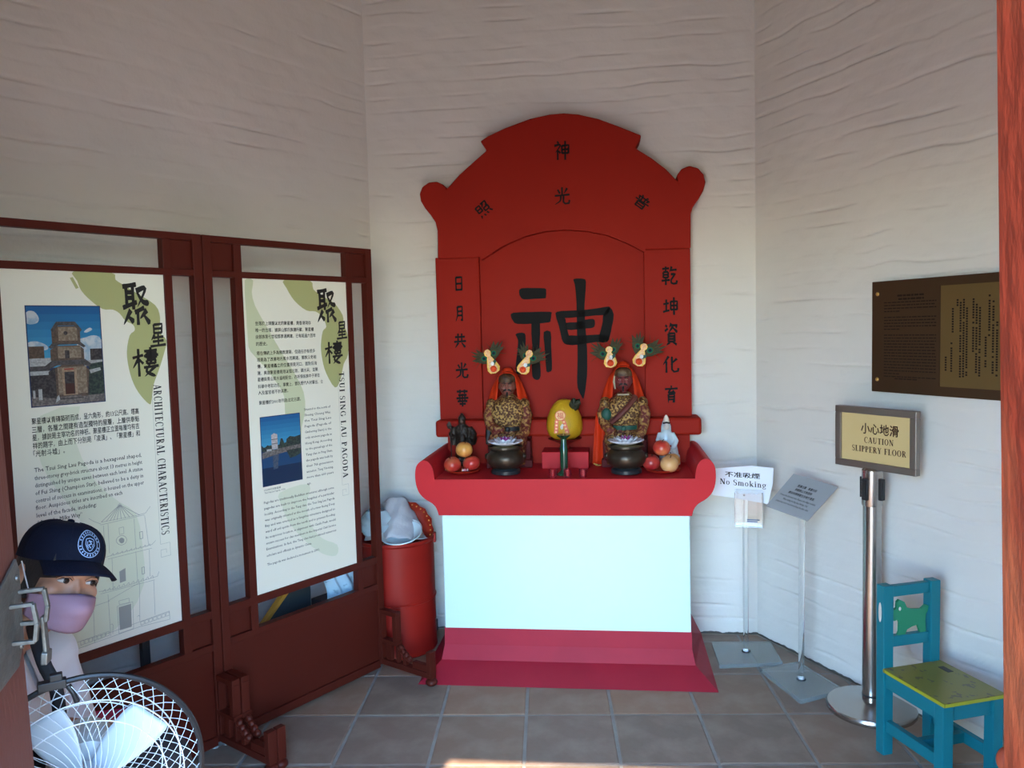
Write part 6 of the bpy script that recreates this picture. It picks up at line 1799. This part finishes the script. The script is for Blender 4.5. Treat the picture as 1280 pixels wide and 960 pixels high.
# head
q.ball((0, -.010, .022), (.074, .094, .098), 24, 16, HM)
q.ball((0, .016, -.045), (.060, .068, .068), 20, 14, HM)
q.ball((0, .034, -.085), (.036, .040, .030), 16, 12, HM)
for s in (-1, 1):
    q.ball((s * .040, .050, -.028), (.026, .026, .024), 14, 10, HM)
    q.ball((s * .078, -.012, -.010), (.009, .020, .032), 14, 10, HM)
    q.ball((s * .074, -.002, -.016), (.010, .012, .014), 10, 8, HM)
q.loft([(0, .082, -.052, .015, .018), (0, .080, -.040, .013, .020), (0, .076, -.020, .009, .016), (0, .074, .000, .007, .012)], 14, HM)
q.ball((0, .068, .018), (.050, .018, .010), 18, 8, HM)
body = skin('body', q, .0052, M_SKIN, person, 3, 'face and hands')
for s in (-1, 1):
    C_ = hl(s * .031, .0755, -.002)
    q = MB(); q.ball((s * .031, .0725, -.003), (.0140, .010, .0060), 16, 10, HM); ey = q.build('eye', mat('eye_white', (.46, .40, .37), .25), body, smooth=True)
    q = MB(); q.ball((s * .031 - .002, .0812, -.003), (.0070, .0022, .0066), 14, 8, HM); q.build('iris', mat('dark_iris', (.018, .010, .008), .15), body, smooth=True)
    q = MB(); q.tube([HM @ V((s * .014, .0815, .000)), HM @ V((s * .024, .0845, .0065)), HM @ V((s * .036, .0830, .0060)), HM @ V((s * .048, .0740, -.001))], [.002, .0032, .003, .002], 8); q.build('eyelid', M_SKIN, body, smooth=True)
    q = MB(); q.tube([HM @ V((s * .016, .0822, -.0015)), HM @ V((s * .026, .0858, .0042)), HM @ V((s * .038, .0835, .0036)), HM @ V((s * .047, .0755, -.002))], [.0008, .0014, .0014, .0008], 6); q.build('lash_line', M_HAIR2, body, smooth=True)
    q = MB(); q.tube([HM @ V((s * .012, .0850, .020)), HM @ V((s * .028, .0860, .0255)), HM @ V((s * .048, .0745, .020))], [.003, .0034, .0015], 8); q.build('eyebrow', M_HAIR2, body, smooth=True)
# hair below the cap
q = MB()
def hairf(u, w):
    a = math.radians(38 + 284 * u)          # from one temple round the back to the other
    r_s, r_f = .081, .101
    lo = -.045 + .05 * (1 - abs(u - .5) * 2) * -.6 + (.045 if (u < .10 or u > .90) else 0)
    z = lo + (.046 - lo) * w
    return HM @ V((r_s * math.sin(a), -.010 + r_f * math.cos(a), z))
q.grid(hairf, 40, 6); q.build('hair', M_HAIR2, person, smooth='all', thick=.006)
q = MB()
for i in range(16):
    x = -.052 + .104 * i / 15 + random.uniform(-.003, .003); y0 = .083 - 9 * x * x
    q.tube([HM @ V((x, y0 + .004, .050)), HM @ V((x + random.uniform(-.006, .006), y0 + .006, .036)), HM @ V((x + random.uniform(-.01, .01), y0 + .003, .026 + random.uniform(0, .008)))], [.0035, .003, .0008], 5)
q.build('fringe', M_HAIR2, person, smooth=True)['kind'] = 'stuff'
# cap
q = MB()
rings = []
for i in range(11):
    t_ = i / 10
    rr = math.cos(t_ * PI / 2 * .97) ** .62
    rings.append((0, -.014, .046 + .074 * math.sin(t_ * PI / 2), .083 * rr, .106 * rr))
rings = [(0, -.014, .030, .0835, .1065)] + rings
q.loft(rings, 36, HM); cp = q.build('cap_crown', M_NAVY, person, smooth=60)
q = MB(); q.ball((0, -.014, .121), (.008, .008, .005), 12, 6, HM); q.build('cap_button', M_NAVY, cp, smooth=True)
for k in range(6):
    a = PI / 6 + k * PI / 3
    q = MB(); pts = []
    for i in range(13):
        t_ = i / 12 * .96; rr = math.cos(t_ * PI / 2 * .97) ** .62
        pts.append(HM @ V((.0838 * rr * math.sin(a), -.014 + .1068 * rr * math.cos(a), .0462 + .0745 * math.sin(t_ * PI / 2))))
    q.tube(pts, .0009, 5); q.build('cap_seam', M_NAVY, cp, smooth=True)
q = MB()
def brim(u, w):
    a = math.radians(-64 + 128 * u)
    x0, y0 = .083 * math.sin(a), -.014 + .106 * math.cos(a)
    ext = .066 * math.cos(a * .95) ** .5
    x = x0 * (1 + .10 * w); y = y0 + ext * w
    z = .044 - .016 * (math.sin(a)) ** 2 * (1 + .3 * w) - .012 * w - .010 * w * w
    return HM @ V((x, y, z))
q.grid(brim, 24, 8); q.build('cap_brim', M_NAVY, person, smooth='all', thick=.0035)
# round pale badge stitched on the front of the cap
M_BADGE = mat('pale_blue_stitching', (.30, .42, .62), .6)
q = MB()
def crown_pt(a, h, off=.0016):
    t_ = math.asin(min(max((h - .046) / .074, 0), .995)); rr = math.cos(t_ * .97) ** .62
    return HM @ V(((.083 * rr + off) * math.sin(a), -.014 + (.106 * rr + off) * math.cos(a), h))
def badge_pt(r, q_, off=.0016): return crown_pt(.02 + r * math.cos(q_) / .095, .080 + r * math.sin(q_) * .92, off)
def bring(qm, r0, r1, n=40):
    vs = [badge_pt(r0, 2 * PI * i / n) for i in range(n)] + [badge_pt(r1, 2 * PI * i / n) for i in range(n)]
    qm.add(vs, [(i, (i + 1) % n, n + (i + 1) % n, n + i) for i in range(n)])
bring(q, .0295, .0315); bring(q, .0205, .0222)
for i in range(22):
    a = 2 * PI * i / 22
    if i in (0, 11): continue
    vs = [badge_pt(.0238, a - .07), badge_pt(.0238, a + .07), badge_pt(.0282, a + .05), badge_pt(.0282, a - .05)]
    q.add(vs, [(0, 1, 2, 3)])
def bpoly(pts):
    q.add([crown_pt(.02 + x / .095, .080 + z * .92) for x, z in pts], [tuple(range(len(pts)))])
def bstroke(pts, w):
    for (x0, z0), (x1, z1) in zip(pts[:-1], pts[1:]):
        d = V((x1 - x0, z1 - z0)); d.normalize(); m = V((-d.y, d.x)) * w / 2
        bpoly([(x0 + m.x, z0 + m.y), (x1 + m.x, z1 + m.y), (x1 - m.x, z1 - m.y), (x0 - m.x, z0 - m.y)])
bstroke([(-.011, .011), (-.012, -.002), (-.006, -.012), (0, -.016), (.006, -.012), (.012, -.002), (.011, .011), (0, .014), (-.011, .011)], .0018)
bstroke([(-.006, .006), (.004, .008), (-.004, .001), (.005, -.002), (-.003, -.009)], .0024); bstroke([(.007, .006), (.008, -.004), (.003, -.010)], .0018); bstroke([(-.008, .001), (-.006, -.006)], .0018)
q.build('cap_badge', M_BADGE, cp)['kind'] = 'stuff'
# face mask
q = MB()
def maskf(u, w):
    a = math.radians(-74 + 148 * u); ca = math.cos(a)
    top = -.040 + .014 * max(ca, 0) ** 3; bot = -.068 - .044 * max(ca, 0) ** .8
    z = top + (bot - top) * w
    bulge = math.sin(PI * min(max(w, 0), 1)) * .016 * ca + .014 * ca ** 4 * math.sin(PI * min(w * 1.4 + .1, 1))
    rs = .080 - .014 * w * ca; rf = .093 + bulge - .010 * max(w - .6, 0) * ca
    return HM @ V((rs * math.sin(a), .004 + rf * ca, z))
q.grid(maskf, 28, 14); mk = q.build('face_mask', M_MASK, person, smooth='all', thick=.0018)
q = MB(); q.grid(lambda u, w: HM @ V(((-.034 + .068 * u), .1025 - 22 * (u - .5) ** 2 * .0042 - .003 * w + .002, -.0275 - .014 * w - .020 * (u - .5) ** 2)), 10, 3); q.build('nose_strip', mat('violet_mask_strip', (.20, .16, .32), .6), mk, smooth='all', thick=.001)
for s in (-1, 1):
    q = MB(); q.tube([HM @ V((s * .075, .030, -.034)), HM @ V((s * .082, .012, -.006)), HM @ V((s * .086, -.010, .022))], .0014, 6); q.tube([HM @ V((s * .075, .024, -.064)), HM @ V((s * .083, .000, -.050)), HM @ V((s * .087, -.020, -.030))], .0014, 6); q.build('ear_loop', mat('white_elastic', (.7, .68, .68), .6), mk, smooth=True)
# clothes
q = MB(); trunk(q, .016); arms(q, .016, False); 
for s in (0, 1): cap(q, elb[s], elb[s] + (wri[s] - elb[s]) * .35, .056, .054)
skin('shirt', q, .009, M_SHIRT, person, 3, 'white collared shirt')
for s in (1, -1):
    q = MB()
    def col_(u, w):
        a = math.radians(s * (6 + 168 * u)); r = .068 + .034 * w
        c_ = nb + V((0, 0, .012 - .052 * w - .05 * (1 - u) ** 2 * w)) + bd_f * .004
        return c_ + (bd_f * math.cos(a) + bd_s * math.sin(a)) * r
    q.grid(col_, 14, 5); q.build('collar', M_SHIRT, person, smooth='all', thick=.003)
q = MB(); legs(q, .018)
for s in (1, -1): q.ball(hip + bd_s * s * .08 + V((0, 0, -.01)), .124)
q.ball(hip, .135)
skin('trousers', q, .010, M_TROU, person, 3)
for s in (0, 1):
    q = MB(); q.loft([(0, 0, .001, .050, .135), (0, 0, .018, .051, .137), (0, 0, .05, .046, .122), (0, -.05, .085, .046, .072)], 18, Matrix.Translation((ank[s].x + bd_f.x * .07, ank[s].y + bd_f.y * .07, 0)) @ Matrix.Rotation(math.atan2(bd_f.y, bd_f.x) - PI / 2, 4, 'Z')); q.build('shoe', mat('black_shoe', (.012, .012, .013), .4), person, smooth=50)
# dark strap across the shoulder
q = MB()
spath = [V(p) for p in smoothline([tuple(at_depth(*p) - PB0) for p in ((30, 752, 1.86), (38, 772, 1.74), (45, 798, 1.655), (56, 832, 1.625), (70, 860, 1.62), (76, 905, 1.625))], 4)]
def strap(u, w):
    t_ = w * (len(spath) - 1); i = min(int(t_), len(spath) - 2)
    d = (spath[i + 1] - spath[i]).normalized()
    return spath[i].lerp(spath[i + 1], t_ - i) + d.cross(view).normalized() * (u - .5) * .026
q.grid(strap, 3, 16); q.build('strap', mat('black_webbing', (.014, .014, .016), .6), person, smooth='all', thick=.003)

# stool under the person and the magenta bag behind the fan
t = thing('stool', 'plain dark wooden stool under the seated person', 'stool', (PB0.x - .01, PB0.y + .005, 0), math.degrees(math.atan2(bd_f.y, bd_f.x)))
M_STOOL = mat('stool_wood', (.09, .045, .022), .5)
q = MB(); q.box(-.15, .15, -.15, .15, .335, .362); q.build('seat', M_STOOL, t, bevel=.006)
for x in (-.12, .12):
    for y in (-.12, .12):
        q = MB(); q.bar((x * 1.1, y * 1.1, .001), (x, y, .335), .03, .03, (0, 1, 0)); q.build('leg', M_STOOL, t, bevel=.003)
for x in (-.125, .125):
    q = MB(); q.box(x - .009, x + .009, -.11, .11, .14, .17); q.build('stretcher', M_STOOL, t, bevel=.002)
mg = at_depth(121, 905, 2.16)
t = thing('bag', 'magenta bag seen through the fan guard behind the blades', 'bag', (mg.x, mg.y + .05, 0), 10)
q = MB(); lumpy(q, lambda u, w: ((.085 - .02 * w * w) * math.copysign(abs(math.cos(2 * PI * u)) ** .7, math.cos(2 * PI * u)), (.05 - .01 * w) * math.copysign(abs(math.sin(2 * PI * u)) ** .7, math.sin(2 * PI * u)), .001 + (mg.z - .002) * w), 32, 14, 9, .0022)
q.add([(0.08 * math.cos(2 * PI * i / 16), .045 * math.sin(2 * PI * i / 16), mg.z - .004) for i in range(16)], [tuple(range(16))])
q.build('sack', mat('magenta_fabric', (.42, .012, .075), .6, bump=.2), t, smooth='all')
